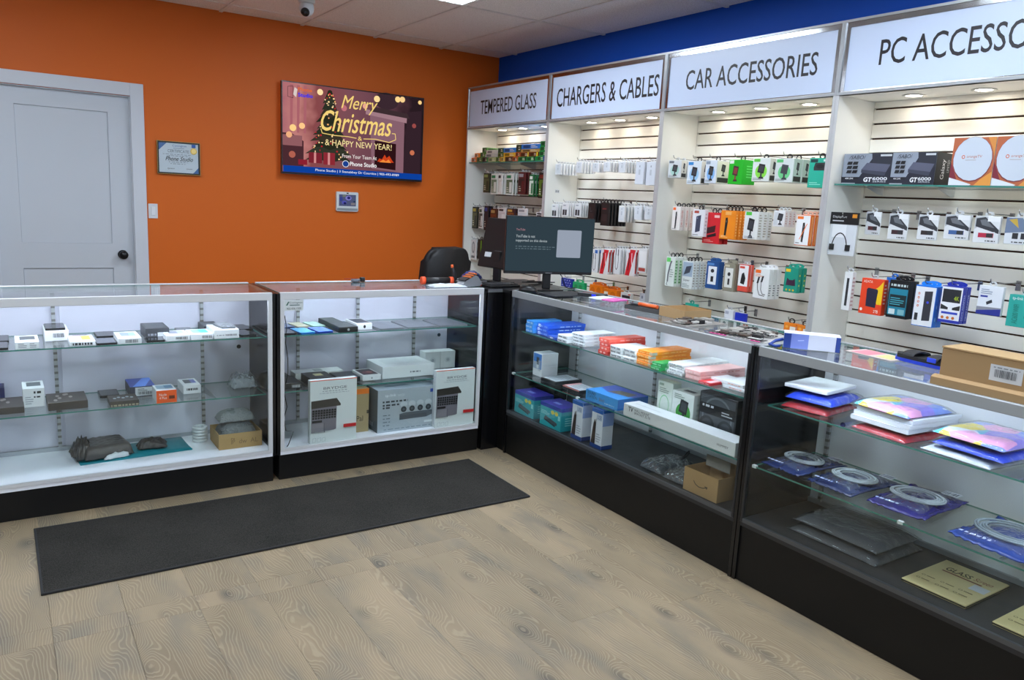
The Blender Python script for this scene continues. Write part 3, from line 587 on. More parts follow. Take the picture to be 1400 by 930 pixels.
pack('orange moulded case pack left of its twin', .633, .150, .827, .082, .03, 2, .035, 'f07f10', [('e', .25, .5, .16, .3, 'd86a08'), ('e', .7, .55, .16, .3, 'd86a08'), ('r', .05, .2, .3, .4, 'e6e2da')], None, 2.5, 'white', tabcol='f07f10', tabw=.06)
pack('orange moulded case pack with a white sticker', .475, .150, .812, .085, .03, 2, .035, 'f07f10', [('r', .08, .5, .36, .78, 'ece6da'), ('e', .7, .5, .2, .35, 'd86a08')], None, 2.5, 'white', tabcol='f07f10', tabw=.06)
pack('small dark framed adapter pack low in the charger bay', .283, .110, .833, .062, .02, 1, .03, 'd3d3d0', [('r', .12, .1, .88, .7, '2a2630'), ('r', .7, .76, .92, .9, 'c84a40')], None, 2.5)
pack('small white and navy pack low by the bay divider', .111, .088, .855, .055, .02, 1, .03, 'd8dbe2', [('r', .7, 0, 1, 1, '20306c'), ('e', .3, .5, .1, .2, '8a90a0')], None, 2.52, 'black')

# ------------------------------------------------------------------ TEMPERED GLASS bay
shelf_bracketed('glass shelf of screen protector boxes in the tempered glass bay', 2.392, 2.297, XPAN-.001, 1.118, 1.798, (2.05, 1.66, 1.25))
TG = [  # y, z level offset, w, h, d, colour, end cap colour, wording
 (2.296, 0, .085, .040, .20, 'd86a18', None, 'orange cube box at the wall end, lower of two'), (2.285, .041, .072, .040, .20, 'e0761c', None, 'orange cube box at the wall end, upper of two'),
 (2.205, 0, .088, .042, .20, '46661c', None, 'olive green box second along the shelf bottom'), (2.190, .043, .080, .042, .18, '4f7a22', None, 'olive green box in the second layer by the wall'), (2.165, .086, .070, .040, .18, '3d6e28', None, 'olive green box topping the pile by the wall'),
 (2.112, 0, .095, .040, .20, '1b1f1c', 'green', 'black box with green end on the shelf bottom'), (2.105, .043, .195, .028, .18, 'b9b4b0', None, 'long grey carton in the middle of the pile'), (2.095, .072, .190, .030, .18, 'cbc7c2', None, 'long pale grey carton topping the pile'),
 (2.012, 0, .120, .038, .20, 'a7b07a', None, 'pale green carton on the shelf bottom'), (1.890, 0, .080, .040, .20, '5a7c30', 'orange', 'green and orange box on the shelf bottom'), (1.905, .076, .085, .040, .18, '1f5230', None, 'dark green box beside the blue carton'), (1.898, .041, .085, .034, .18, '5c6a2a', None, 'mossy box under the dark green one'),
 (1.818, .076, .185, .038, .18, '2f7fd0', None, 'blue carton, shorter of two on the top layer'), (1.808, .041, .175, .034, .18, 'e0a820', None, 'yellow carton under the shorter blue one'), (1.806, 0, .055, .039, .20, 'd9b040', None, 'small yellow box on the shelf bottom'), (1.745, 0, .110, .040, .20, '5e3418', None, 'brown box on the shelf bottom'),
 (1.628, 0, .068, .038, .20, 'b0521a', None, 'rust orange box under another rust box'), (1.628, .039, .068, .038, .20, 'a84a18', None, 'rust orange box on another rust box'), (1.628, .078, .066, .058, .20, '33462a', None, 'dark green upright box left of the long blue carton'),
 (1.555, .098, .255, .038, .18, '2a78d4', None, 'longest blue carton on the top layer'), (1.555, .073, .255, .024, .18, 'b88f4a', None, 'tan carton beneath the longest blue one'), (1.552, .037, .120, .035, .20, '7c3a14', 'yellow', 'brown box with yellow end, first of two'), (1.425, .037, .118, .035, .20, '76360f', 'yellow', 'brown box with yellow end, second of two'),
 (1.550, 0, .118, .036, .20, '127a34', 'dark', 'green box first along the shelf bottom right'), (1.428, 0, .122, .036, .20, '14823a', 'dark', 'green box second along the shelf bottom right'),
] + [(1.290, j*.0385, .110, .038, .20, '15803a' if j % 2 else '1a8c44', 'navy', 'green box with navy end, %s of the end stack' % ['lowest', 'second', 'third', 'top']  [j]) for j in range(4)]
CAP = {'green': '2a9a40', 'orange': 'd8702a', 'yellow': 'e6c020', 'dark': '10301c', 'navy': '1a3a8c'}
for (y, dz, w_, h_, d_, col, cap, wd) in TG:
    dk = '%02x%02x%02x' % tuple(int(int(col[i:i+2], 16)*.55) for i in (0, 2, 4))
    it = [('r', .12, .2, .7 if w_ < .1 else .5, .8, dk)] + fine(.55, .2, .92, .8, 2, 'd8d4c0')
    if cap: it += [('r', .84, .02, .99, .98, CAP[cap])]
    carton('screen_protector_box', wd + ', tempered glass shelf', 'box', (2.415 + (.02 if dz else 0) + dz*.1, y, 1.7985+dz), R90, (w_, d_, h_), col, {'F': it, 'S': [('r', .1, .15, .9, .85, CAP.get(cap, dk))]}, 'screen protector boxes')
def prot(bg, img, lab): return [('r', .08, .08, .92, .72, img), ('r', .1, .78, .7, .92, lab), ('r', .5, .12, .86, .6, bg)] + fine(.14, .12, .45, .4, 3, 'c0c0b0')
TROW = [(2.100, .100, 1.541, .166, '26301f', '4d5a3a', '8a9a58', 'dark olive'), (1.975, .100, 1.528, .174, 'd5d8d0', '6d7f66', '1a7a48', 'white and green'), (1.862, .062, 1.531, .171, 'e2e2dc', 'd0d0c8', '2a2c2a', 'plain white narrow'), (1.735, .105, 1.527, .176, 'd8dad4', '586a50', '187a44', 'white with a phone picture'),
        (1.552, .100, 1.538, .177, '571c1c', '36201f', '9a9aa0', 'dark maroon'), (1.395, .066, 1.526, .170, '1e6b3a', 'd8dcd4', 'e0e4e0', 'green and white'), (1.262, .085, 1.515, .195, '1c1714', '4f6a1e', '6a1f18', 'black and lime')]
for (y, w_, z, h_, col, im, lb, wd) in TROW:
    pack('%s screen protector pack, upper row under the glass shelf' % wd, y, w_, z, h_, .012, 3, .03, col, prot(col, im, lb), None, 2.43)
KROW = [(2.285, .085, 1.222, .191, '2a2a1e', '5a5a30', 'b0a040', 'black and olive', 2), (2.170, .068, 1.228, .181, 'd2d4d0', '40433a', '38503a', 'pale grey', 2), (2.080, .072, 1.217, .211, '17181c', '20242c', '2a4a9a', 'black with blue foot', 2), (1.978, .105, 1.240, .168, '4a2414', '6a3418', 'a89058', 'brown', 2),
        (1.850, .112, 1.290, .130, 'dcdad8', 'c8c0c0', '3a3436', 'white rounded', 2), (1.715, .115, 1.300, .119, '3a2226', '7a4a24', 'c0a050', 'maroon and gold', 2), (1.550, .135, 1.300, .126, 'dcdcdc', 'c8ccd0', '8a8c90', 'broad white', 1), (1.285, .098, 1.325, .080, 'e0e2e6', '1a1b20', '303238', 'white and black', 1)]
for (y, w_, z, h_, col, im, lb, wd, n) in KROW:
    pack('%s screen protector pack, lower row of the tempered glass bay' % wd, y, w_, z, h_, .012, n, .035, col, prot(col, im, lb), None, 2.44)
pack('white card pack with a grey fingerprint, lowest tempered row', 2.290, .095, .943, .176, .012, 2, .035, 'd8dadb', [('e', .5, .62, .28, .3, '8a8c90'), ('e', .5, .62, .18, .2, 'c0c2c4'), ('r', .2, .08, .8, .2, '6a6c70')], None, 2.44)
pack('black pack with green stripe, lowest tempered row', 2.170, .105, .957, .173, .015, 3, .03, '101312', [('r', .5, .3, .66, .95, '6fae28'), ('e', .6, .2, .1, .06, '3a5a20')], None, 2.44, 'black')
pack('white card pack behind the tilted terminal, lowest tempered row', 2.020, .092, .969, .163, .012, 2, .035, 'd6d8d6', [('e', .5, .55, .2, .12, '7a7c80')], None, 2.44)

# ------------------------------------------------------------------ PC ACCESSORIES bay
shelf_bracketed('glass shelf of boxed receivers in the computer bay', 2.405, -1.366, XPAN-.001, -2.538, 1.655, (-1.47, -1.83, -2.3))
def galart(): return [('p', [(0, 0), (1, 0), (1, 1), (.66, 1), (.37, .24), (0, .24)], '1d2030'), ('p', [(.58, 1), (1, 1), (1, .55), (.62, .55)], '262a36'), ('r', 0, .16, .36, .22, '15161c'), ('r', 0, 0, .3, .045, '9aa4ac'),
    ('p', [(.4, .48), (.5, .7), (.97, .64), (.9, .4)], '56596c'), ('p', [(.4, .48), (.9, .4), (.88, .28), (.4, .38)], '3a3d4e'), ('t', '/SABO/', .12, .82, .46, .94, '20232a', .15), ('t', 'GT', .47, .08, .64, .23, 'f0f2f4', .1, .03), ('t', '6000', .65, .14, .94, .24, 'dfe3e8', 0, .02), ('t', 'SERIES', .66, .07, .92, .125, 'c8ccd2'), ('t', '4K2K', .08, .165, .26, .215, 'f0f0f0', .2), ('r', .76, .9, .98, .96, 'c8ccd0')] + [('p', [(a, b), (a+.1, b), (a+.12, b+.1), (a+.02, b+.1)], '16181e') for a in (.09, .21) for b in (.36, .5, .64)]
for i, y in enumerate((-1.368, -1.634)):
    carton('receiver_box', '%s black and grey GT6000 receiver box on the computer bay shelf' % ('leftmost' if i == 0 else 'second'), 'box', (2.455-.01*i, y, 1.6555), R90, (.262 if i == 0 else .212, .155, .149), '8f98a6' , {'F': galart(), 'S': [('r', 0, 0, 1, 1, '141519'), ('tv', 'Galaxy', .3, .2, .55, .8, 'e8eaec'), ('tv', 'LIMITED', .62, .42, .74, .8, 'b8babc')]}, 'receiver boxes')
def otv(): return [('p', [(0, 0), (1, 0), (1, 1), (0, 1)], 'b4603c'), ('p', [(.6, 0), (1, 0), (1, .3), (.75, .14)], 'dc9440'), ('p', [(0, .5), (.2, .1), (.55, 0), (0, 0)], '7a2434'), ('p', [(0, .17), (.25, .11), (.55, .03), (.5, 0), (0, 0)], 'd6dce2'), ('p', [(.8, 1), (1, 1), (1, .6), (.92, .8)], 'd48a40'), ('e', .5, .55, .47, .47, '7a3038'), ('e', .5, .56, .455, .455, 'c3ccd8'), ('o', .28, .6, .04, .04, .6, 'c85a28'), ('t', 'orangeTV', .36, .565, .72, .635, 'b0582c')] + fine(.34, .52, .72, .55, 1, 'a8a0a0')
for i, (y, w_) in enumerate(((-1.906, .18), (-2.089, .18), (-2.272, .18))):
    carton('television_stick_box', ['white and orange television box left of its twins', 'white and orange television box in the middle of three', 'white and orange television box at the picture edge'][i] + ' on the shelf', 'box', (2.46, y, 1.6555), R90, (w_, .05, .208), 'd9d6d2', {'F': otv()}, 'television boxes')
# cable in a bag with black header
cb = pack('clear bag with black header and a looped black cable', -1.362, .150, 1.300, .180, .006, 1, .03, 'ccd1d6', [('r', .1, .5, .62, .86, 'e2e5e8')] + [('l', [(.12+.3-.28*math.cos(a), .2+.42*math.sin(a)) for a in [k*math.pi/10 for k in range(11)]], .006, '1b1c1f')], None, 2.42, 'dark')
box('bag_header', -.002, -.002, .155, .152, .008, .215, M('121316', .4), cb); box('cable_plug', .010, -.006, .025, .035, .004, .055, M('17181a', .4), cb); box('cable_plug', .100, -.006, .025, .125, .004, .055, M('17181a', .4), cb)
art(cb, 'F', (.150, .006, .180), [('r', .08, .94, .5, .97, 'c8cacc'), ('r', .8, 1.05, .97, 1.15, 'd88a20'), ('t', 'DisplayPort', .08, 1.02, .6, 1.1, 'd0d2d4')], 'header_print', eps=.0026)
def usbart(drive): return [('p', [(0, .98), (.02, .5), (.75, .98)], 'b4b8bc'), ('p', [(.05, .9), (.4, .96), (.98, .5), (.98, .36), (.05, .6)], '33353b'), ('p', [(.2, .84), (.42, .88), (.8, .56), (.3, .66)], '6a6e74'), ('r', .5, .8, .97, .98, 'e6e8ea'), ('r', .16, .16, .84, .42, 'd8dadd'), ('r', .2, .2, .8, .37, drive), ('r', .52, .21, .78, .36, '2a2c30')] + dashes(.5, .06, .9, .1, 4, '303236')
for i, (y, w_, z, h_, dv, xf) in enumerate(((-1.504, .080, 1.412, .113, '5a2a2c', 2.5), (-1.626, .098, 1.398, .123, '3a2026', 2.5), (-1.772, .096, 1.406, .116, '2b2124', 2.5), (-1.907, .112, 1.418, .110, '3d5f96', 2.48), (-2.048, .106, 1.412, .116, 'b32644', 2.46))):
    pack(['first flash drive card in the computer bay row', 'second flash drive card in the computer bay row', 'third flash drive card in the computer bay row', 'flash drive card showing a blue and black stick', 'flash drive card showing a red and black stick'][i], y, w_, z, h_, .004, 2 if i > 2 else 1, .012, 'd9dcde', usbart(dv), None, xf, 'clear')
pack('memory card pack with two black chips at the picture edge', -2.176, .105, 1.415, .113, .004, 2, .012, 'd3d8dc', [('p', [(0, .98), (.6, .98), (.98, .5), (.0, .4)], '6a7a94'), ('p', [(.1, .9), (.4, .95), (.5, .6)], 'c0a040'), ('r', .3, .2, .52, .42, '26282c'), ('r', .62, .2, .78, .42, '2c2e34')] + dashes(.3, .06, .8, .1, 4, '404246'), None, 2.46)
pack('narrow white stick pack first in the computer bay lower row', -1.472, .045, 1.028, .194, .03, 1, .03, 'e4e5e6', [('p', [(.35, .12), (.65, .12), (.65, .84), (.35, .84)], '26272b')], fine(.1, .1, .9, .9, 8, 'c0a8a8'), 2.43)
q = pack('red and yellow portable drive box beside the teal tablet box', -1.569, .118, 1.027, .175, .035, 1, .03, 'e8431c', [('p', [(.98, .96), (.98, .3), (.78, .3), (.62, .5), (.66, .72), (.8, .8)], 'f2c81a'), ('p', [(.3, .22), (.74, .2), (.78, .68), (.74, .72), (.34, .74), (.28, .7)], '23233a'), ('t', 'ADATA', .1, .88, .5, .95, 'f6e8e0'), ('e', .12, .12, .06, .045, 'f4ece6'), ('t', '2TB', .68, .06, .88, .14, 'f8f0e8')], fine(.2, .3, .8, .9, 6, 'f0d8d0'), 2.43)
pack('blue topped grey pack half hidden behind the portable drive box', -1.655, .070, 1.035, .178, .02, 1, .03, '9aa0a8', [('r', 0, .86, 1, 1, '1b6fd0'), ('tv', 'MICROSD', .3, .3, .6, .8, '40444a')], None, 2.5, 'white', tabcol='1b6fd0')
pack('black and teal boxed adapter in the computer bay lower row', -1.714, .102, 1.029, .180, .035, 2, .04, '0e1114', [('r', .06, .08, .94, .78, '1c7f98'), ('r', .1, .3, .9, .62, '14282e'), ('r', .12, .1, .42, .24, 'c8d8d8'), ('r', .56, .1, .88, .24, '7ab0b8')] + dashes(.1, .84, .9, .9, 6, 'c0d0d0') + fine(.15, .34, .85, .56, 4, '4aa8b8'), [('r', .1, .05, .9, .95, '14171b')], 2.43, 'white', tabcol='0e1114', tabw=.034)
pack('white fronted blue box picturing a black remote stick', -1.845, .098, 1.010, .190, .035, 2, .042, '1173d8', [('r', .02, .02, .98, .97, 'e6e9ec'), ('p', [(.46, .14), (.84, .16), (.84, .88), (.46, .86)], '33353c'), ('e', .65, .6, .06, .03, '3a4ad8'), ('r', .1, .14, .26, .32, '2a2c30')] + [('o', .2, .5+.1*k, .05, .03, .5, 'd8632a') for k in range(4)], [('e', .5, .2, .12, .05, '7ab8f0'), ('e', .5, .5, .12, .05, '7ab8f0')], 2.43, 'white', tabcol='1c86ee', tabw=.036)
pack('white fronted navy box marked 4K', -1.965, .095, 1.046, .165, .03, 2, .037, '2233a8', [('r', .02, .02, .98, .98, 'e8eaee'), ('r', .08, .56, .92, .92, '24262c'), ('t', '4K', .62, .62, .86, .74, 'b8d020'), ('p', [(.05, .5), (.4, .42), (.4, .36), (.05, .36)], '26282e'), ('p', [(.95, .5), (.6, .42), (.6, .36), (.95, .36)], '26282e'), ('r', .12, .24, .88, .3, '2a44b8'), ('r', .0, .0, 1, .08, '2233a8'), ('e', .2, .14, .07, .04, 'c86a28'), ('e', .45, .14, .07, .04, 'c86a28'), ('e', .7, .14, .07, .04, 'c86a28')], [('tv', 'HDMI ADAPTER', .3, .1, .7, .8, 'b8c4f4')], 2.43, 'white', tabcol='2233a8', tabw=.036)
pack('white wireless adapter pack with navy foot', -2.124, .100, 1.107, .125, .02, 1, .03, 'dfe4ea', [('p', [(0, 0), (1, 0), (1, .24), (0, .12)], '27338c'), ('p', [(.0, .12), (1, .24), (1, .28), (0, .26)], '8a8c96'), ('p', [(.4, .34), (.62, .44), (.58, .54), (.36, .44)], '2c2e36'), ('r', .1, .6, .4, .66, '2a3a9c')] + fine(.1, .7, .6, .9, 3, '8a94a8'), None, 2.43)
pack('teal wireless adapter box at the right picture edge', -2.250, .110, 1.073, .135, .035, 1, .03, '2aa598', [('t', 'tp-link', .12, .82, .5, .94, 'e6f4f2'), ('e', .8, .8, .12, .1, 'e8c428'), ('r', .62, .3, .76, .5, '26323a')] + [('tv', 'AC600 WIFI', .2, .1, .4, .7, '14746a')], None, 2.43)
tag_ = tag(box('price_tag', 2.46, 1.0795, 1.560, 2.50, 1.0792, 1.585, M('d4d6d8', .5)), 'tiny white tag stuck on the charger bay side panel', 'tag')
art(tag_, 'F', (.04, .001, .025), [('r', .1, .2, .3, .8, '8a8e92'), ('r', .4, .2, .55, .8, '8a8e92'), ('r', .65, .2, .9, .8, '8a8e92')]).location = (2.46, 1.0792, 1.560)
# ------------------------------------------------------------------ goods in the glass cases: builders
def phone(label, loc, rz, w_=.072, d_=.15, h_=.0085, body='1b1c20', screen='0e1014', group='loose phones', name='smartphone', sc_rough=.12):
    bm = bmesh.new(); add_prism(bm, rrect(0, 0, w_, d_, min(.009, w_*.12)), 0, h_, 'xy')
    o = finish(bm, name, M(body, .3, .3)); o.location = loc; o.rotation_euler.z = rz; tag(o, label, 'phone' if name == 'smartphone' else 'tablet', group)
    bm = bmesh.new(); add_prism(bm, rrect(.003, .003, w_-.003, d_-.003, min(.007, w_*.1)), h_+.0001, h_+.0006, 'xy'); finish(bm, 'screen', M(screen, sc_rough, 0, .7), o)
    bm = bmesh.new(); add_lathe(bm, [(.0025, h_+.0006), (.0025, h_+.0009), (.0, h_+.0009)], 8, (w_/2, d_-.010, 0)); finish(bm, 'camera_lens', M('2c3a4a', .2), o)
    return o
def pillow(w_, d_, h_, seed, amp=.12, p=3.0, n=14, flat=.0):
    bm = bmesh.new(); T, Bt = [], []
    for j in range(n+1):
        rt, rb = [], []
        for i in range(n+1):
            u, v = 2*i/n-1, 2*j/n-1; e = max(0, (1-abs(u)**p)*(1-abs(v)**p))**.5
            q = noise.noise(Vector((i*.55+seed*3.7, j*.55, seed)))*amp + noise.noise(Vector((i*1.3, j*1.3+seed, seed*2.0)))*amp*.5
            x, y = w_*(i/n) + (1-e)*q*.03, d_*(j/n) + (1-e)*q*.03
            rt.append(bm.verts.new((x, y, max(.001, h_*(.16+.84*e)*(1+q) if e > 0 else h_*.14)))); rb.append(bm.verts.new((x, y, 0 if e > .0 else h_*.10)))
        T.append(rt); Bt.append(rb)
    for j in range(n):
        for i in range(n):
            f = bm.faces.new((T[j][i], T[j][i+1], T[j+1][i+1], T[j+1][i])); f.smooth = True; f.material_index = 0
            bm.faces.new((Bt[j][i], Bt[j+1][i], Bt[j+1][i+1], Bt[j][i+1])).smooth = True
    rim = lambda L_: [L_[0][i] for i in range(n)] + [L_[j][n] for j in range(n)] + [L_[n][n-i] for i in range(n)] + [L_[n-j][0] for j in range(n)]
    a, b = rim(T), rim(Bt)
    for i in range(len(a)): bm.faces.new((b[i], b[(i+1) % len(b)], a[(i+1) % len(a)], a[i])).smooth = True
    return bm
def film(o, w_, d_, h_, seed, out=.012, amp=.25, n=16, mat=None, name='clear_sleeve', lift=.002):
    """crinkled clear sleeve round a soft body, with flat sealed ends"""
    bm = pillow(w_+2*out, d_+2*out, h_+lift, seed, amp, 6.0, n); bmesh.ops.translate(bm, vec=(-out, -out, .0004), verts=bm.verts[:])
    return finish(bm, name, mat or CLEAR(), o, True)
def pbox(desc, x, y, z, w_, d_, h_, col='e6e8ea', top=None, front=None, rz=0, group='phone boxes', name='phone_box', side=None, left=None, cat='box'):
    return carton(name, desc, cat, (x, y, z), rz, (w_, d_, h_), col, {'T': top or [], 'F': front or [], 'S': side or [], 'L': left or []}, group)
def bar(u0=.5, v0=.25, u1=.9, v1=.75, col='40444a', seed=1, k=1.0):
    r = random.Random(seed); out = []; u = u0
    while u < u1: q = r.uniform(.008, .03)*k; out.append(('r', u, v0, min(u+q, u1), v1, col)); u += q + r.uniform(.01, .025)*k
    return out
def win(c='4a4e56', c2=None): return [('r', .2, .3, .86, .82, c)] + ([('r', .58, .3, .86, .82, c2)] if c2 else []) + [('r', .08, .9, .5, .94, 'a8adb2')]
TS = .7525
# ---- long white case, upper shelf
phone('black phone at the picture edge, rear of the long case top shelf', (-1.200, .235, TS), 0, .08, .15, .009)
phone('black phone at the picture edge, front of the long case top shelf', (-1.205, .064, TS), 0, .08, .145, .009)
pbox('white phone box with grey window, leftmost on the long case top shelf', -1.100, .056, TS, .088, .165, .032, top=win('54575c'), front=fine(.12, .15, .5, .85, 3, '8a9096') + fine(.6, .15, .9, .85, 3, '8a9096'))
w3 = pbox('tall white phone box carrying a black phone, long case top shelf', -.985, .215, TS, .096, .17, .048, front=bar(.35, .35, .8, .75))
phone('black phone lying on the tall white box', (-.980, .225, TS+.0485), 0, .08, .15, .009)
pbox('white phone box with yellow picture on the long case top shelf', -.895, .062, TS, .100, .17, .021, top=[('r', .3, .2, .5, .8, 'c8ccd0'), ('r', .5, .2, .86, .8, 'c8c050'), ('r', .2, .88, .8, .96, '8a6a9a')], front=dashes(.1, .2, .9, .7, 8, '2c2e32'))
phone('black phone behind another, centre of the long case top shelf', (-.774, .235, TS), 0, .085, .13, .009)
phone('glossy black phone in front of another, long case top shelf', (-.790, .058, TS), 0, .083, .13, .009, '23262c', '3a3f48')
pbox('white phone box with grey and blue picture, long case top shelf', -.704, .053, TS, .097, .18, .027, top=win('8a94a0', '8fb4e0'), front=bar(.3, .2, .85, .75))
pbox('black phone box with silver front beside white boxes', -.575, .150, TS, .104, .17, .050, '34363b', top=[('r', .1, .2, .9, .9, '46494f')], front=[('r', .5, .2, .95, .6, 'c9ccd0')] + dashes(.1, .3, .45, .5, 3, '8a8e94'))
phone('black phone lying before the black phone box', (-.585, .058, TS), 0, .080, .088, .009)
pbox('white phone box with lavender window, long case top shelf', -.500, .062, TS, .105, .14, .028, top=win('7b7f8c', 'a8b0d8'), front=bar(.4, .25, .9, .7))
phone('dark phone half hidden behind white boxes, long case top shelf', (-.412, .225, TS), 0, .075, .14, .012, '4a4d52', '5b5e63')
pbox('white phone box with turquoise picture, long case top shelf', -.390, .061, TS, .100, .14, .029, top=[('r', .15, .2, .5, .85, '8fb0c8'), ('r', .5, .2, .88, .85, '4ac8d0')], front=bar(.5, .25, .95, .7))
pbox('dark grey phone box at the rear right, long case top shelf', -.288, .262, TS, .080, .15, .030, '3d3f44', top=[('r', .1, .1, .6, .6, '56585e')], group='dark phone boxes')
pbox('tallest white phone box under a grey phone, long case top shelf', -.285, .058, TS, .118, .17, .045, front=bar(.45, .3, .9, .5) + dashes(.1, .35, .4, .45, 3, '9aa0a6'))
phone('grey phone lying on the tallest white box', (-.245, .075, TS+.0455), .1, .072, .14, .009, '6b6e72', '808488')
phone('black phone next to the end panel, front of the pair', (-.150, .075, TS), .12, .075, .155, .009)
phone('black phone next to the end panel, rear of the pair', (-.118, .245, TS), .12, .075, .15, .009)
# ---- long white case, lower shelf
LS = .4515
def damask(s): return [('e', .4+.2*math.cos(k), .5+.3*math.sin(k*1.7), .05, .1, 'a89f9a') for k in range(6)]
pbox('dark brown flat box at the picture edge, long case lower shelf', -1.230, .130, LS, .150, .19, .030, '4a4340', top=damask(1), group='flat brown boxes')
pbox('small navy box at the picture edge, rear of the lower shelf', -1.240, .325, LS, .09, .10, .075, '23285a', top=[('r', .1, .1, .9, .9, '30366e')], front=[('r', .2, .3, .8, .6, '5560a0')])
pbox('tall white phone box with grey window, long case lower shelf', -1.082, .215, LS, .085, .15, .088, top=win('60656c'), front=dashes(.5, .72, .85, .84, 2, '2c2e30') + dashes(.5, .5, .8, .58, 2, '2c2e30') + fine(.1, .15, .5, .6, 4, 'a8aeb4'))
pbox('long dark brown flat box, middle of the lower shelf', -.990, .118, LS, .158, .18, .037, '463f3c', top=damask(2), group='flat brown boxes')
phone('black phone behind the patterned box, long case lower shelf', (-.768, .270, LS), .0, .085, .12, .012, '222327', '34353a')
pbox('flat brown box with silver pattern, long case lower shelf', -.744, .082, LS, .121, .125, .027, '4b4540', top=[('e', .2+.15*k, .45+.12*(k % 2), .06, .1, 'b4bcc4') for k in range(5)], front=dashes(.02, .1, .98, .4, 9, 'a89f88'), group='flat brown boxes')
pbox('phone box with purple blue gradient lid, long case lower shelf', -.640, .240, LS, .112, .18, .050, '3d4050', top=[('r', .0, .0, 1, 1, '3a4a90'), ('p', [(.1, .0), (.6, .0), (1, .8), (1, 1), (.7, 1)], '5f86d8')], front=[('r', .2, .08, .98, .92, 'cdd2d6')] + bar(.3, .2, .9, .5) + fine(.3, .55, .7, .85, 2, '60666c'))
pbox('white box with bright orange front, long case lower shelf', -.548, .078, LS, .090, .12, .062, 'e3e5e4', top=[('r', .1, .3, .5, .85, '9ab4c8'), ('r', .5, .3, .9, .85, '6a90b0')], front=[('r', .0, .0, 1, 1, 'f05a14'), ('t', 'Nude', .14, .56, .5, .76, 'f8e8e0'), ('t', '4 Plus', .14, .3, .5, .5, 'f8e8e0'), ('r', .62, .3, .9, .55, '6a2a10')])
pbox('white phone box with dark window near the standard, lower shelf', -.405, .205, LS, .083, .15, .045, top=win('4c5058', '6a6ea8'), front=dashes(.2, .4, .85, .65, 7, '26282a'))
bb = tag(finish(pillow(.118, .10, .060, 3, .5, 2.2, 16), 'bubble_wrapped_item', M('a9b0b4', .3, 0, .6, .1, .8, 90), None, True), 'silver bubble wrapped item at the right of the lower shelf', 'parcel'); bb.location = (-.158, .215, LS)
film(bb, .118, .10, .060, 5, .006, .5, 18, CLEAR(70, 1.0, .10))
# ---- long white case, deck
DKZ = .1665
bm = bmesh.new(); N_ = 8
tg = [[Vector((-.892, .395, 0)).lerp(Vector((-.385, .402, 0)), i/N_).lerp(Vector((-.873, .150, 0)).lerp(Vector((-.373, .180, 0)), i/N_), j/4) for j in range(5)] for i in range(N_+1)]
va = [[bm.verts.new((p.x, p.y, DKZ + .0045 + .003*math.sin(i*1.1+j))) for j, p in enumerate(r)] for i, r in enumerate(tg)]; vb_ = [[bm.verts.new((p.x, p.y, DKZ+.0005)) for p in r] for r in tg]
for i in range(N_):
    for j in range(4):
        bm.faces.new((va[i][j+1], va[i+1][j+1], va[i+1][j], va[i][j])).smooth = True; bm.faces.new((vb_[i][j], vb_[i+1][j], vb_[i+1][j+1], vb_[i][j+1]))
for i in range(N_): bm.faces.new((va[i][0], va[i+1][0], vb_[i+1][0], vb_[i][0])); bm.faces.new((vb_[i][4], vb_[i+1][4], va[i+1][4], va[i][4]))
for j in range(4): bm.faces.new((va[0][j+1], va[0][j], vb_[0][j], vb_[0][j+1])); bm.faces.new((va[N_][j], va[N_][j+1], vb_[N_][j+1], vb_[N_][j]))
tag(finish(bm, 'teal_envelope', M('167f8c', .4)), 'large flat teal envelope on the deck of the long case', 'envelope')
b1_ = tag(finish(pillow(.215, .20, .062, 7, .07, 9.0, 22), 'grey_plastic_bag', M('45413f', .35, 0, .5, .1, .6, 22), None, True), 'bulky dark grey plastic bag on the teal envelope', 'bag'); b1_.location = (-.850, .165, DKZ+.0095); b1_.rotation_euler.z = .15
pp = finish(pillow(.11, .035, .022, 41, .6, 2.0, 12), 'paper_filling', M('d4d8dc', .6, 0, .3, .05, .6, 60), b1_, True); pp.location = (.085, -.022, 0); pp.rotation_euler.z = .1
cr_ = finish(pillow(.08, .15, .085, 43, .6, 1.8, 18), 'crumpled_mouth', M('3b3838', .25, 0, .6, .1, .8, 30), b1_, True); cr_.location = (-.03, .02, 0)
pch = tag(finish(pillow(.135, .085, .045, 11, .5, 2.0, 14), 'black_pouch', M('2c292a', .35, 0, .5, .1, .5, 60), None, True), 'small crumpled black pouch on the teal envelope', 'pouch'); pch.location = (-.618, .245, DKZ+.0095); pch.rotation_euler.z = -.1
# coil stack of white rings
rg = tag(empty('cable_reel_stack', (-.309, .312, DKZ)), 'stack of white ribbed rings beside the cardboard tray', 'reel')
for k in range(5):
    lathe('ring', [(.020, .001), (.034, .001), (.039, .005), (.039, .011), (.034, .0155), (.020, .0155), (.018, .008), (.020, .001)], M('cdd2d4', .4), rg, 20, (0, 0, .0165*k))
def open_box(name, label, loc, rz, dims, col, arts=None, th=.004, flap=False):
    w_, d_, h_ = dims; t = tag(empty(name, loc, rz), label, 'box'); m = M(col, .75, 0, .2)
    box('bottom', 0, 0, 0, w_, d_, th, m, t)
    f = box('front_wall', 0, 0, th, w_, th, h_, m, t); box('rear_wall', 0, d_-th, th, w_, d_, h_, m, t)
    box('side_wall', 0, th, th, th, d_-th, h_, m, t); box('side_wall', w_-th, th, th, w_, d_-th, h_, m, t)
    for fc, items in (arts or {}).items(): art(f, fc, (w_, d_, h_), items)
    return t
open_box('cardboard_tray', 'open cardboard tray with handwriting, right end of the long case', (-.258, .115, DKZ), 0, (.215, .20, .080), 'ab8c5e', {'F': [('l', [(.28, .3), (.28, .7), (.36, .66), (.3, .5)], .002, '6a5032'), ('t', 'P  dw  AL', .3, .3, .9, .6, '7a5f3c')]})
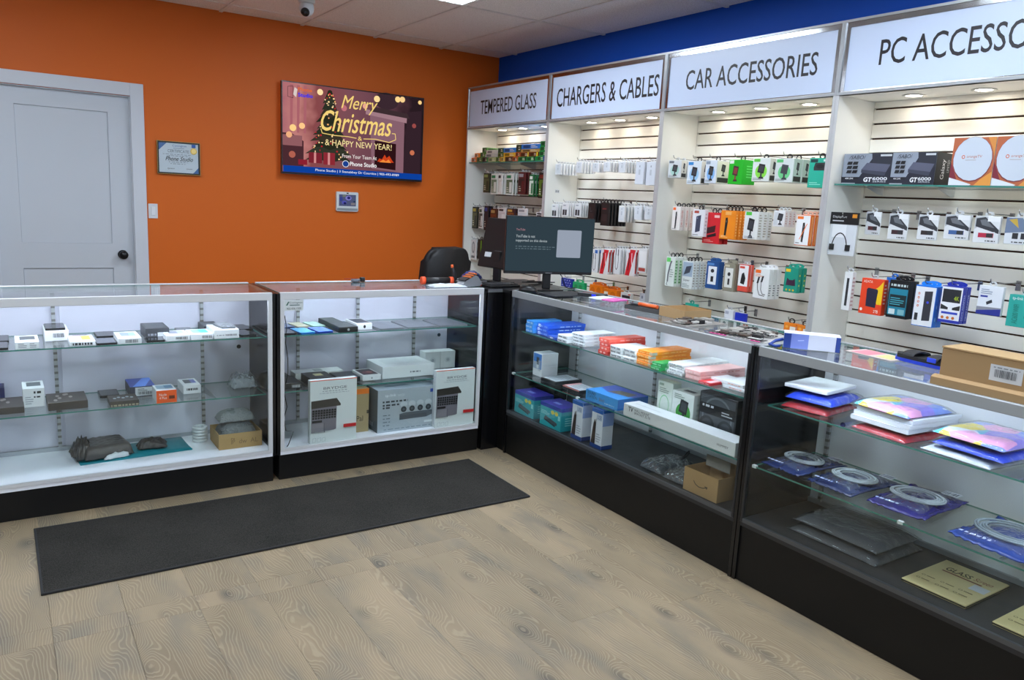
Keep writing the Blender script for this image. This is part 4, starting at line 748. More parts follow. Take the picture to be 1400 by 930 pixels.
for k, (zz, sx, sy, hh, lab) in enumerate(((.0045, .195, .17, .118, 'lower bubble wrapped roll in the cardboard tray'), (.126, .18, .11, .055, 'upper bubble wrapped roll on top of the cardboard tray'))):
    o = tag(finish(pillow(sx, sy, hh, 20+k, .06, 3.5, 18), 'bubble_wrap_roll', M('6a7072' if k == 0 else '868c8e', .3, 0, .6, .1, 1.0, 110), None, True), lab, 'roll', 'bubble wrap rolls'); o.location = (-.248+.004*k, .130+.03*k, DKZ+zz)
# ---- short white case, upper shelf
for lab, x, y, w_, d_, bd, sc in (('navy phone at the left rear of the short case top shelf', .105, .240, .070, .13, '2f3f62', '4a6288'), ('black phone at the left front of the short case top shelf', .050, .060, .080, .14, '1c1d22', '2a2b30'), ('beige phone in the rear row of the short case', .185, .235, .070, .15, 'b8b49a', 'c0bda0'), ('sky blue phone in the front row of the short case', .142, .056, .082, .15, '1e6fb8', '3f9fe0'), ('mint phone in the rear row of the short case', .270, .235, .072, .15, '9cc8b8', 'b4d8ca'), ('royal blue phone in the front row of the short case', .238, .060, .085, .15, '1a3f98', '4a78d8')):
    phone(lab, (x, y, TS), .08, w_, d_, .009, bd, sc, 'coloured phones in the short case', sc_rough=.25)
bA = pbox('black phone box with green lid at the rear of the short case', .352, .220, TS, .085, .17, .028, '1b1c1c', top=[('r', .05, .05, .95, .95, '444a44')], front=[('r', .1, .2, .3, .8, '9ab020')], group='dark phone boxes')
bB = pbox('black phone box with leaning front logo, short case top shelf', .345, .052, TS, .108, .165, .030, '17181a', top=[('r', .05, .05, .95, .95, '3c4143')], front=[('e', .5, .5, .06, .22, 'b8bcc0')], group='dark phone boxes')
bW = pbox('white phone box with dark lid picture, short case top shelf', .465, .100, TS, .090, .17, .036, top=[('r', .06, .08, .94, .92, '33363e')], front=[('e', .5, .5, .08, .26, '1c1e22')])
for i, (x, w_, d_) in enumerate(((.585, .150, .22), (.755, .180, .24), (.955, .185, .23))):
    phone('silver tablet, %s of three flat on the short case top shelf' % ['left', 'middle', 'right'][i], (x, .062, TS), 0, w_, d_, .008, '83868b', '565a61', 'tablets on the top shelf', 'tablet', .3)
# ---- short white case, lower shelf
pbox('black phone box with white label at the left, short case lower shelf', .075, .120, LS, .095, .17, .032, '202125', front=[('r', .4, .15, .92, .8, '5a5c60')] + bar(.45, .25, .88, .65, 'd0d2d4'), group='dark phone boxes')
pbox('black phone box half hidden behind another at the left', .070, .300, LS, .090, .10, .030, '24262a', top=[('r', .1, .1, .9, .9, '34363a')], group='dark phone boxes')
pbox('long white flat box at the rear of the short case', .195, .305, LS, .275, .095, .036, 'd8dcda', top=[('r', .42, .2, .6, .8, '9aa2a2')], name='flat_box')
pbox('black phone box with cream sticker, short case lower shelf', .215, .125, LS, .135, .15, .046, '26272a', top=[('r', .35, .35, .7, .7, 'c8c49a'), ('r', .45, .4, .65, .5, 'e0d890')], group='dark phone boxes')
pbox('slate black phone box beside the white phone box', .385, .150, LS, .125, .15, .028, '1e2026', top=[('r', .05, .05, .95, .95, '343840'), ('e', .6, .5, .05, .05, '5a6068')], group='dark phone boxes')
pbox('white phone box with dark red phone picture', .525, .150, LS, .110, .16, .032, 'e4e6e7', top=[('r', .1, .08, .9, .92, '3a3236'), ('e', .5, .4, .3, .2, '6a3a42'), ('e', .62, .45, .16, .12, 'a86a64')], front=[('e', .5, .45, .04, .16, '8a9096')])
pbox('large white laptop box on the short case lower shelf', .645, .150, LS, .330, .235, .070, 'e2e6e6', top=[('r', .15, .25, .85, .8, 'd6dcdc')], front=dashes(.52, .38, .72, .5, 4, '7a8084'), name='laptop_box', group=None)
for i in (0, 1):
    pbox('white upright accessory box, %s of a pair behind the laptop box' % ('left', 'right')[i], .985+.104*i, .290, LS, .102, .08, .106, 'dde2e2', front=[('e', .5, .5, .12, .1, 'a8b0b4'), ('o', .5, .5, .2, .16, .85, 'b8c0c4')], name='accessory_box', group='upright white boxes')
# ---- short white case, deck
def brydge(): 
    it = [('r', 0, .985, 1, 1, 'e8735a'), ('t', 'BRYDGE', .28, .845, .78, .885, '4a4e54')] + dashes(.26, .815, .78, .825, 9, '8a9096') + dashes(.2, .785, .84, .795, 11, 'a8aeb4') + [('p', [(.02, .55), (.02, .68), (.56, .70), (.65, .60), (.64, .575), (.56, .575)], '38332f'), ('p', [(.02, .18), (.02, .56), (.56, .575), (.55, .21), (.5, .2)], '7b7680')]
    for r_ in range(4):
        for c in range(9): it.append(('r', .04+.057*c, .39+.04*r_, .085+.057*c, .42+.04*r_, '1d1c1e'))
    it += [('r', .03, .34, .24, .375, '1d1c1e'), ('r', .28, .18, .3, .33, '6a6670'), ('r', .02, .19, .27, .33, '8d8890'), ('r', .7, .22, .98, .275, 'cf2a2c')]
    for k in range(3): it += [('l', [(.04+.1*k, .03), (.04+.1*k, .09), (.11+.1*k, .1), (.11+.1*k, .04), (.04+.1*k, .03)], .0012, '9aa2a8')]
    return it
pbox('white upright keyboard box at the left of the short case deck', .180, .020, DKZ, .258, .035, .345, 'dfe4e4', front=brydge(), left=dashes(.3, .1, .5, .9, 2, '8a9096'), name='keyboard_box', group='keyboard boxes')
pbox('white upright keyboard box at the right of the short case deck', .920, .020, DKZ, .258, .035, .340, 'dfe4e4', front=brydge(), left=[('r', .35, .05, .6, .9, 'b8bec4')], name='keyboard_box', group='keyboard boxes')
nvr = [('r', 0, .0, 1, 1, 'aab4bb'), ('t', 'tp-link', .12, .82, .3, .9, 'e8eef0'), ('t', 'VIGI', .33, .83, .44, .88, 'd4dcde')] + dashes(.08, .7, .5, .74, 7, '30363c') + dashes(.08, .62, .4, .66, 5, '30363c') + dashes(.08, .56, .2, .6, 2, '30363c') + [('p', [(.36, .26), (.36, .4), (.46, .43), (.92, .43), (.92, .32), (.84, .28)], '555e66'), ('r', .37, .27, .83, .37, '4b535b'), ('r', .88, .86, .98, .94, '2a4aa0')]
for k in range(4): nvr += [('e', .43+.14*k, .63, .06, .07, 'c2cacf'), ('e', .43+.14*k, .52, .058, .085, 'b4bcc2'), ('e', .43+.14*k, .51, .048, .07, '2e353c'), ('e', .43+.14*k, .51, .02, .03, '4f5860')]
nvr += dashes(.1, .06, .9, .08, 10, '808a92') + [('r', .78, .14, .94, .19, 'd0d8dc')]
for k in range(4): nvr += dashes(.08, .4-.08*k, .2, .42-.08*k, 2, '6a747c', k)
pbox('grey camera recorder box standing on the short case deck', .578, .058, DKZ, .368, .16, .245, '8f9aa2', front=nvr, left=[('r', 0, 0, 1, 1, '50585c')] + dashes(.2, .1, .6, .2, 3, '8a9296'), top=[('r', .2, .4, .6, .6, '6f7a82')], name='recorder_box', group=None)
pbox('brown carton with orange top edge behind the keyboard box', .462, .120, DKZ, .090, .12, .250, 'a8946c', front=[('r', 0, .88, 1, 1, 'e8781c'), ('t', 'Pal', .2, .26, .62, .38, '2c261c'), ('r', .86, .42, 1, .5, '3a3428')], name='carton', group=None)
ck = tube('loose_cable', [(.062, .03, DKZ+.003), (.075, .05, DKZ+.004), (.105, .06, DKZ+.07), (.06, .045, DKZ+.085), (.05, .045, .32), (.065, .04, .38), (.05, .04, .46), (.068, .035, .56), (.068, .035, .64), (.055, .03, .72), (.060, .03, .80), (.05, .03, .86)], .0022, M('1b1b1d', .5)); tag(ck, 'thin black cable hanging inside the left end of the short case', 'cable')
stk = tag(box('security_sticker', .040, .0022, .888, .137, .0036, .942, M('d6dcdc', .5)), 'white security sticker on the short case glass', 'sticker')
sa = art(stk, 'F', (.097, .0014, .054), [('p', [(.08, .5), (.2, .85), (.26, .85), (.16, .5)], '1c5a4a'), ('t', 'Covington', .26, .62, .94, .84, '1f4a46'), ('r', .28, .48, .8, .56, '4a6a66'), ('t', '905-436-1500', .12, .1, .88, .3, '2c3c3c')]); sa.location = (.040, .0022, .888)
# ------------------------------------------------------------------ black case with stacked boxes: upper shelf (front faces the room, local x runs towards the camera)
TR = .7415
def stack(desc, x, y, w_, d_, h_, n, col, front, side=None, top=None, zb=TR, group=None, name='cable_box', jit=.006, rz=R90, cols=None):
    out = []
    for k in range(n):
        r = random.Random(int(abs(x*131+y*977))+k)
        lv = ['lowest', 'second up', 'third up', 'fourth up', 'fifth up'][k] if k < n-1 or n == 1 else 'top'
        lab = desc if n == 1 else '%s, %s of its stack' % (desc, lv)
        c = (cols or [col]*n)[k]
        o = carton(name, lab, 'box', (x + r.uniform(0, jit), y + r.uniform(-jit, jit), zb + k*(h_+.0006)), rz + r.uniform(-.03, .03)*(k > 0), (w_, d_, h_), c, {'F': front, 'S': side or [], 'T': top or []}, group)
        out.append(o)
    return out
def sm(col='9aa4ac', s=1): return dashes(.08, .3, .5, .62, 4, col, s) + bar(.6, .25, .92, .7, col, s)
def sd(col='b4bac0', s=2): return dashes(.3, .35, .9, .6, 6, col, s)
stack('light blue cable box in the left corner', 1.405, -.148, .075, .20, .023, 3, '3f9ae8', sm('d4e8fa'), sd('9ccaf4'), group='blue cable boxes')
stack('royal blue cable box beside the light blue ones', 1.425, -.232, .115, .26, .021, 3, '1558d8', [('r', .1, .15, .3, .85, 'd8e2f4')] + sm('8ab0f0'), sd('a8c6f4') , group='blue cable boxes')
stack('small blue and white flat box before the blue stacks', 1.402, -.365, .080, .06, .016, 1, '2a50b0', [('e', .5, .5, .2, .3, 'd0d8e8')])
stack('white cable box in the pair before the tall white stack', 1.402, -.462, .085, .12, .020, 2, 'dfe3e4', sm('3a4046'), sd(), group='white cable boxes')
stack('white cable box between the blue and the red stacks', 1.425, -.560, .105, .22, .016, 4, 'e6eaec', sm('50565c'), sd(), group='white cable boxes')
stack('tall red cable box left of the white ones', 1.408, -.812, .078, .25, .020, 4, 'dd4436', [('e', .3, .5, .12, .25, 'f4b8b0'), ('e', .65, .5, .12, .25, 'f4b8b0')], sd('f0a098'), group='red cable boxes', cols=['d23a2e', 'e2503e', 'dd4436', 'e85a48'])
stack('white cable box with black print right of the red stack', 1.412, -.893, .092, .17, .019, 3, 'e4e8e8', sm('34393e', 3), sd('d8a8a0'), group='white cable boxes')
stack('white cable box with red side print before the orange stack', 1.418, -.990, .090, .16, .020, 3, 'e6e9e9', sm('34393e', 4), [('r', .1, .2, .9, .7, 'e8b8a8')], group='white cable boxes')
stack('orange cable box with grey label', 1.420, -1.086, .098, .27, .0175, 4, 'f08c18', [('r', .82, .1, .99, .9, 'b8b4a4')] + sm('f8c880'), [('r', .0, .1, .12, .9, 'b8b4a4')] + sd('f8b860'), group='orange cable boxes')
stack('small green cable box before the orange stack', 1.404, -1.203, .066, .10, .018, 2, '12a04a', sm('a8e8c0'), [('r', .3, .1, .7, .9, '9ad8ae')], group='green cable boxes')
stack('white cable box behind the green pair', 1.425, -1.292, .098, .30, .0125, 4, 'e6e9e8', sm('8a949a', 6), sd('c0c6c8'), group='white cable boxes')
stack('pink cable box near the case joint', 1.425, -1.398, .096, .29, .022, 2, 'eab6b2', sm('f4d8d4', 7), sd('d88a86'), group='pink cable boxes')
stack('flat red cable box with checks at the shelf front', 1.404, -1.503, .070, .09, .012, 1, 'de2c36', sm('f8b8b8'), None, [('r', .5, .1, .9, .9, 'f0c0c0')])
stack('white cable box with pink print by the case joint', 1.480, -1.510, .080, .11, .022, 1, 'e6e8ea', sm('9aa0a8', 9), [('r', .1, .2, .9, .7, 'e8b4b4')])
stack('plain white flat box at the far end of the shelf', 1.450, -1.600, .120, .20, .016, 2, 'e2e6e8', sd('e0a090'), sd(), group='white cable boxes')
# ---- lower shelf
LR = .4965
stack('white phone box with blue front at the left of the shelf', 1.428, -.213, .088, .115, .135, 1, 'e4e8ea', [('r', .05, .32, .95, .97, '2f78c8'), ('r', .38, .5, .68, .82, '16243c'), ('r', .4, .34, .66, .5, 'e4e8ec')] + sm('b0b8c0'), [('r', .1, .48, .9, .5, 'd0d6da')], zb=LR)
stack('black tray with white printed top on the lower shelf', 1.378, -.360, .135, .19, .020, 1, '1b1c1f', [], None, [('r', .06, .06, .94, .94, 'c4ccd0')] + fine(.1, .15, .9, .85, 7, '8a949c'), zb=LR)
stack('black tray with pink edged printed top on the lower shelf', 1.385, -.560, .150, .12, .020, 1, '1c1c1f', [('r', .02, .7, .98, 1, 'd8807c')], None, [('r', .03, .03, .97, .97, 'c9cfd4'), ('r', .03, .03, .2, .97, 'd89a98')] + fine(.25, .15, .9, .85, 5, '8a949c'), zb=LR)
stack('bright blue game accessory box on the lower shelf', 1.362, -.788, .250, .200, .055, 1, '2b8fdf', [('r', 0, 0, 1, 1, '3a9ae4'), ('t', 'SOUND', .05, .62, .32, .9, '15396c', 0, .02), ('t', 'STATION', .05, .28, .36, .55, '15396c'), ('t', '2in1', .42, .3, .58, .6, '7a3a3a')] + dashes(.6, .2, .9, .3, 5, 'a8d4f4'), [('r', 0, 0, 1, 1, '2470c0')], [('p', [(0, .5), (.4, .3), (1, .5), (1, 1), (0, 1)], '3a54b8'), ('p', [(.35, .35), (.9, .45), (.85, .8), (.45, .7)], '6a6258')], zb=LR)
tvb = stack('long white television mount box along the lower shelf', 1.346, -1.108, .690, .10, .060, 1, 'e4e7e9', [('t', 'TV', .05, .48, .1, .86, '3a3f44', 0, .02), ('t', 'WALL MOUNT', .11, .62, .26, .82, '4a5056'), ('t', 'BRACKET 32-70', .115, .4, .27, .58, '4a5056'), ('t', 'HUMMEY', .86, .4, .95, .56, '3a3f44')], None, [('r', .05, .4, .3, .5, 'd0d5d8')], zb=LR, name='mount_box')
stack('tall pale green cable box behind the long white box', 1.456, -1.200, .098, .055, .190, 1, 'dfe8e0', [('o', .5, .4, .32, .26, .88, '8ccf9a'), ('e', .86, .12, .06, .03, '4ab46a'), ('r', .1, .88, .4, .94, '9ab0a0')] + fine(.12, .7, .8, .84, 3, '8a9a90'), [('e', .5, .2, .3, .06, '5fc07a')], zb=LR)
stack('white phone mount box with green disc on the lower shelf', 1.456, -1.312, .135, .10, .165, 1, 'e2e8e4', [('e', .55, .42, .34, .28, '3f9a3c')] + mount(.55, .5, .62) + fine(.1, .78, .6, .94, 3, '8a9a90'), fine(.2, .2, .8, .8, 4, 'c8d0cc'), [('r', .25, .3, .75, .6, '2c3030')], zb=LR)
ear = stack('black windowed headphone box against the case joint', 1.462, -1.474, .215, .070, .198, 1, '2a2c2f', [('r', .04, .04, .96, .96, '4c5156'), ('o', .5, .49, .4, .46, .9, '6e747a'), ('r', .04, .52, .96, .76, '15171a'), ('e', .25, .28, .2, .2, '2f3236'), ('e', .25, .28, .14, .14, '43474c'), ('e', .74, .28, .2, .2, '2f3236'), ('e', .74, .28, .14, .14, '43474c')] + fine(.62, .56, .92, .68, 2, 'b8bcc0') + dashes(.1, .68, .4, .73, 3, 'c8ccd0'), None, zb=LR, name='headphone_box')
# ---- deck
DRZ = .2685
def switch_art(): return [('p', [(0, 0), (1, 0), (1, 1), (0, 1)], '2fa6ae'), ('r', 0, .84, 1, 1, '2a3aa0'), ('p', [(.2, .32), (.26, .46), (.82, .3), (.82, .2), (.74, .16)], '4a5358'), ('p', [(.2, .32), (.74, .16), (.74, .1), (.2, .26)], '2c3236'), ('e', .6, .7, .08, .09, 'e0d04a'), ('e', .78, .7, .08, .09, 'e0d04a'), ('r', .86, .45, .96, .65, '9ae0e0')] + fine(.06, .5, .5, .68, 3, 'a8e0e0')
for i, y in enumerate((-.150, -.415)):
    stack('teal and purple network switch box, %s' % ('nearest the corner' if i == 0 else 'second from the corner'), 1.346+.006*(1-i), y, .195, .135, .128, 1, '28a0aa', switch_art(), [('p', [(0, 0), (1, 0), (1, 1), (0, 1)], '2a9aa4'), ('r', 0, .84, 1, 1, '2a3aa0')] + fine(.2, .2, .8, .6, 4, '8ad4d8'), [('r', 0, 0, 1, 1, '3a34a0'), ('r', .3, .3, .6, .5, '8a9ae0')], zb=DRZ, name='switch_box', group='network switch boxes')
def lampart(): return [('r', 0, 0, 1, .1, '1c3f84'), ('r', 0, .9, 1, 1, '1e5aa8'), ('p', [(.05, .1), (.42, .1), (.42, .6), (.3, .74), (.2, .6)], '3a2c28'), ('l', [(.4, .12), (.42, .7), (.5, .8)], .004, '26262a'), ('r', .45, .72, .95, .88, 'c4cede'), ('t', 'USB', .52, .75, .9, .85, '2a4a8c')] + fine(.5, .16, .95, .4, 4, 'a8aeb8')
for i, y in enumerate((-.700, -.862)):
    stack('tall white and blue charger box, %s of a pair' % ('left' if i == 0 else 'right'), 1.352, y, .088, .072, .205, 1, 'dfe3ec', lampart(), [('r', 0, 0, 1, .1, '1c3f84'), ('r', 0, .6, 1, .93, '8ea4d8'), ('r', 0, .93, 1, 1, '1e5aa8')], [('r', 0, 0, 1, 1, '1e5aa8')], zb=DRZ, name='charger_box', group='tall charger boxes', jit=.001)
dk_ = stack('black carton standing behind the teal switch boxes', 1.56, -.38, .17, .15, .16, 1, '1c1d20', [('r', .1, .2, .9, .8, '26272b')], None, zb=DRZ, name='carton')
am = open_box('delivery_box', 'open brown delivery box with a curved arrow print', (1.350, -1.525, DRZ), R90, (.195, .165, .105), 'a98860', {'F': [('l', [(.3, .55), (.36, .42), (.46, .36), (.58, .38), (.68, .46)], .004, '4a3a26'), ('p', [(.62, .5), (.72, .5), (.7, .38)], '4a3a26')]})
box('carton_flap', .03, .10, .105, .165, .103, .155, M('8f8a84', .5), am); box('carton_flap', .004, .162, .105, .191, .165, .13, M('a08058', .75), am)
for i, (x, y, w_, d_) in enumerate(((1.372, -1.225, .13, .22), (1.366, -1.382, .125, .19))):
    o = tag(finish(pillow(w_, d_, .040, 50+i, .3, 2.6, 16), 'bagged_cable', M('3c4046', .4, 0, .5, .1, .7, 40), None, True), 'dark bagged cable on the deck, %s' % ('farther from the delivery box' if i == 0 else 'touching the delivery box side'), 'bag', 'bagged cables'); o.location = (x, y, DRZ+.0006); o.rotation_euler.z = R90 + .03*i
    film(o, w_, d_, .042, 60+i, .006, .35, 18, CLEAR(60, 1.0, .08))
tube('cable_loop', [(.10, .15, .035), (.11, .18, .055), (.115, .20, .075), (.10, .215, .078), (.09, .20, .06), (.088, .18, .036)], .004, M('151517', .5), bpy.data.objects['bagged_cable'])

# ------------------------------------------------------------------ black case at the right: soft goods
def soft(name, label, loc, rz, dims, mat, seed, wrap=True, amp=.08, p=5.0, group=None, cat='package', out=.008):
    o = tag(finish(pillow(*dims, seed, amp, p, 16), name, mat, None, True), label, cat, group); o.location = loc; o.rotation_euler.z = rz
    if wrap: film(o, dims[0], dims[1], dims[2], seed+9, out, .14, 18, CLEAR(30, .45, .02))
    return o
def pastel():
    if 'pastel' in _MC: return _MC['pastel']
    m = M('d0d0f0', .45).copy(); m.name = 'pastel_patches'; nt = m.node_tree; b = nt.nodes['Principled BSDF']
    v = nt.nodes.new('ShaderNodeTexVoronoi'); v.inputs['Scale'].default_value = 11; tc = nt.nodes.new('ShaderNodeTexCoord'); nt.links.new(tc.outputs['Object'], v.inputs['Vector'])
    sp = nt.nodes.new('ShaderNodeSeparateColor'); nt.links.new(v.outputs['Color'], sp.inputs[0])
    r = nt.nodes.new('ShaderNodeValToRGB'); r.color_ramp.interpolation = 'CONSTANT'; e = r.color_ramp.elements
    e[0].color = lin('f0a8d0'); e[1].position = .2; e[1].color = lin('7f9ae8')
    for ps, c in ((.38, 'f2d84a'), (.5, 'e4ecf2'), (.66, '58c8e0'), (.8, '9a88e4')): k = r.color_ramp.elements.new(ps); k.color = lin(c)
    nt.links.new(sp.outputs[0], r.inputs[0]); nt.links.new(r.outputs[0], b.inputs['Base Color']); _MC['pastel'] = m; return m
BLUEV = M('1c45d8', .25, 0, .6, .05, .3, 60); REDV = M('b8202e', .25, 0, .6, .05, .3, 60)
rz1 = R90 + .25
soft('red_sleeve', 'red padded sleeve at the bottom of the left pile', (1.430, -1.925, TR), R90+.12, (.190, .25, .026), REDV, 1, group='padded sleeves', cat='sleeve')
soft('blue_sleeve', 'bright blue padded sleeve in the middle of the left pile', (1.440, -1.935, TR+.036), R90+.12, (.190, .25, .030), BLUEV, 2, group='padded sleeves', cat='sleeve')
carton('white_box', 'thin white box topping the left pile of sleeves', 'box', (1.450, -1.915, TR+.078), R90+.12, (.180, .23, .014), 'dfe3e8', {'F': [('r', .1, .3, .5, .7, 'd0d6e0')]})
soft('red_sleeve', 'red padded sleeve at the bottom of the middle pile', (1.425, -2.235, TR), R90-.10, (.215, .26, .022), REDV, 4, group='padded sleeves', cat='sleeve')
for k in range(3):
    carton('white_tablet_box', 'flat white case box in the middle pile, %s' % ['lowest', 'second', 'uppermost'][k], 'box', (1.430+.012*k, -2.225-.003*k, TR+.030+k*.0172), R90-.10+.05*(k == 0), (.225, .27, .0168), 'e2e6ec', {'F': [('r', 0, .9, 1, 1, 'c04a5a' if k == 2 else 'cfd6de')]}, 'flat white case boxes')
soft('pastel_case', 'pastel colour block case in clear film topping the middle pile', (1.436, -2.228, TR+.084), R90-.10, (.215, .25, .026), pastel(), 6, group='pastel cases', cat='case')
soft('white_sleeve', 'white bagged sleeve at the bottom of the right pile', (1.415, -2.500, TR), R90-.08, (.230, .26, .020), M('d9dde2', .35, 0, .5, .05, .3, 50), 7, group='padded sleeves', cat='sleeve')
soft('blue_sleeve', 'bright blue padded sleeve in the middle of the right pile', (1.425, -2.530, TR+.028), R90-.08, (.230, .25, .024), BLUEV, 8, group='padded sleeves', cat='sleeve')
soft('pastel_case', 'pastel colour block case in clear film topping the right pile', (1.430, -2.525, TR+.062), R90-.08, (.230, .26, .026), pastel(), 9, group='pastel cases', cat='case')
# bagged cable coils on the lower shelf
def coil_bag(label, loc, rz, w_, d_, col, seed, coilcol='b9c2c8'):
    n = 18; bm = bmesh.new(); g = []
    for j in range(n+1):
        r = []
        for i in range(n+1):
            u, v = 2*i/n-1, 2*j/n-1; e = max(0, (1-abs(u)**4)*(1-abs(v)**4))
            z = .003 + .018*e*max(0, 1-(u*u+v*v)*.6) + (.012*abs(noise.noise(Vector((i*.5+seed, j*.5, seed)))) + .016*max(0, abs(u)-.75)*(1+math.sin(seed+v*3)))
            r.append(bm.verts.new((w_*i/n, d_*j/n, z)))
        g.append(r)
    lo = [[bm.verts.new((v.co.x, v.co.y, max(0, v.co.z-.003) if (i in (0, n) or j in (0, n)) else 0)) for i, v in enumerate(r)] for j, r in enumerate(g)]
    for j in range(n):
        for i in range(n):
            bm.faces.new((g[j][i], g[j][i+1], g[j+1][i+1], g[j+1][i])).smooth = True; bm.faces.new((lo[j][i], lo[j+1][i], lo[j+1][i+1], lo[j][i+1]))
    rim = lambda L_: [L_[0][i] for i in range(n)] + [L_[j][n] for j in range(n)] + [L_[n][n-i] for i in range(n)] + [L_[n-j][0] for j in range(n)]
    a, b = rim(g), rim(lo)
    for i in range(len(a)): bm.faces.new((b[i], b[(i+1) % len(b)], a[(i+1) % len(a)], a[i]))
    o = finish(bm, 'cable_bag', M(col, .25, 0, .6, .05, .4, 35)); o.location = loc; o.rotation_euler.z = rz; tag(o, label, 'cable pack', 'bagged cable coils')
    bm = bmesh.new(); R_ = min(w_, d_)*.36
    for k in range(6):
        rr = R_*(1-.075*k); add_tube(bm, [(w_*.48+rr*1.25*math.cos(t*math.pi/12), d_*.5+rr*math.sin(t*math.pi/12), .027+.0035*math.sin(k*2.1)) for t in range(25)], .0036, 6, 0, False)
    finish(bm, 'cable_coil', M(coilcol, .4), o)
    f_ = finish(pillow(w_*.78, d_*.78, .037, seed+3, .1, 2.4, 16), 'clear_window', CLEAR(40, 1.0, .06), o, True); f_.location = (w_*.09, d_*.11, .001)
    art(o, 'T', (w_, d_, .030), [('r', .62, .84, .9, .98, 'd8dce4')] + bar(.64, .86, .88, .95, '5a6274', seed) + dashes(.1, .04, .5, .08, 5, 'b8c4e8', seed), 'label_print', eps=-.006)
    return o
coil_bag('blue bagged cable coil nearest the case joint', (1.40, -1.885, LR), R90-.05, .180, .30, '20356c', 1)
coil_bag('blue bagged cable coil second from the case joint', (1.395, -2.105, LR), R90-.05, .190, .31, '1c3060', 2)
coil_bag('purple blue bagged cable coil third along the shelf', (1.405, -2.345, LR), R90+.06, .205, .33, '26227c', 3, 'ccd4dc')
coil_bag('blue bagged cable coil at the right picture edge', (1.390, -2.640, LR), R90-.06, .250, .31, '22449a', 4, '9aa6b0')
# deck
soft('grey_garment_pack', 'dark grey garment folded in clear film on the deck, upper', (1.432, -2.050, DRZ+.040), R90, (.345, .27, .030), M('55565a', .75, 0, .3, .05, .3, 80), 12, group='grey garment packs', cat='garment')
soft('grey_garment_pack', 'dark grey garment folded in clear film on the deck, lower', (1.415, -2.040, DRZ), R90, (.365, .29, .030), M('4a4b4f', .75, 0, .3, .05, .3, 80), 13, group='grey garment packs', cat='garment')
GOLD = M('d6c48e', .35, .15)
for i, y in enumerate((-2.508, -2.815)):
    o = carton('glass_protector_box', 'flat gold screen protector box lettered GLASS, %s' % ('by the grey garments' if i == 0 else 'at the picture edge'), 'box', (1.405-.02*i, y, DRZ), R90, (.216, .292, .012), GOLD, {'F': [('r', 0, .25, 1, .7, '2a2418')], 'S': [('r', 0, .25, 1, .7, '2a2418')],
        'T': [('t', 'GLASS', .18, .70, .58, .82, '4a3a20', 0, .02), ('t', 'Screen', .62, .72, .9, .82, '8a2a22', .2), ('r', .18, .64, .8, .67, '7a3a2a'), ('r', .72, .45, .96, .62, 'c6cad0')] + [x for a in (.12, .42, .7) for x in (('o', a, .2, .03, .02, .7, '6a5a34'), ('o', a, .32, .03, .02, .7, '6a5a34'), ('r', a+.05, .19, a+.18, .21, '7a6a44'), ('r', a+.05, .31, a+.18, .33, '7a6a44'))]}, 'gold protector boxes')
# ------------------------------------------------------------------ things on the orange wall
def tv_screen_mat():
    m = bpy.data.materials.new('screen_backdrop'); m.use_nodes = True; nt = m.node_tree; nt.nodes.clear(); N = nt.nodes.new; Lk = nt.links.new
    o = N('ShaderNodeOutputMaterial'); e = N('ShaderNodeEmission'); e.inputs[1].default_value = .75; Lk(e.outputs[0], o.inputs[0])
    tc = N('ShaderNodeTexCoord'); sx = N('ShaderNodeSeparateXYZ'); Lk(tc.outputs['Object'], sx.inputs[0])
    mr = N('ShaderNodeMapRange'); Lk(sx.outputs['X'], mr.inputs['Value']); mr.inputs['From Max'].default_value = 1.2
    n = N('ShaderNodeTexNoise'); n.inputs['Scale'].default_value = 7; Lk(tc.outputs['Object'], n.inputs['Vector'])
    ad = N('ShaderNodeMath'); ad.operation = 'MULTIPLY_ADD'; Lk(n.outputs['Fac'], ad.inputs[0]); ad.inputs[1].default_value = .22; Lk(mr.outputs[0], ad.inputs[2])
    r = N('ShaderNodeValToRGB'); Lk(ad.outputs[0], r.inputs[0]); el = r.color_ramp.elements
    el[0].position = .08; el[0].color = lin('a86470'); el[1].position = 1.05; el[1].color = lin('2a1c22')
    for p_, c in ((.22, 'c4807c'), (.34, '8a4a4c'), (.55, '7e5058'), (.8, '6a4450')): k = r.color_ramp.elements.new(p_); k.color = lin(c)
    Lk(r.outputs[0], e.inputs[0]); return m
tv = tag(empty('television', (.757, YW-.075, 1.603)), 'large flat television showing a Christmas greeting on the orange wall', 'television')
TW, TH = 1.225, .705
bm = bmesh.new()
for q in ((0, 0, TW, .016), (0, TH-.008, TW, TH), (0, .016, .008, TH-.008), (TW-.008, .016, TW, TH-.008)): add_box(bm, q[0], 0, q[1], q[2], .03, q[3])
finish(bm, 'bezel', M('17171a', .3), tv)
box('rear_housing', .05, .03, .05, TW-.05, .06, TH-.05, M('121214', .6), tv, .004); box('wall_bracket', .4, .06, .2, .82, .0745, .5, M('202124', .5, .5), tv)
scn = box('screen', .008, .006, .016, TW-.008, .03, TH-.008, tv_screen_mat(), tv)
SW, SH = TW-.016, TH-.024
it = [('p', [(0, .07), (.14, .07), (.14, .36), (.06, .44), (0, .44)], '4a2a30'), ('p', [(0, .3), (.13, .3), (.13, .42), (0, .42)], '8f5c60')]
it += [('p', [(.05+.045*k, .45), (.065+.045*k, .45), (.07+.045*k, .98), (.05+.045*k, .98)], 'a8626a') for k in range(3)]
it += [('p', [(.62, .1), (.86, .07), (.86, .74), (.6, .78)], '86606c'), ('p', [(.57, .74), (.9, .68), (.9, .74), (.57, .8)], 'a07a84'), ('p', [(.64, .12), (.8, .1), (.8, .42), (.64, .44)], '2c1216'), ('p', [(.86, .08), (.99, .06), (.99, .85), (.88, .82)], '33222a')]
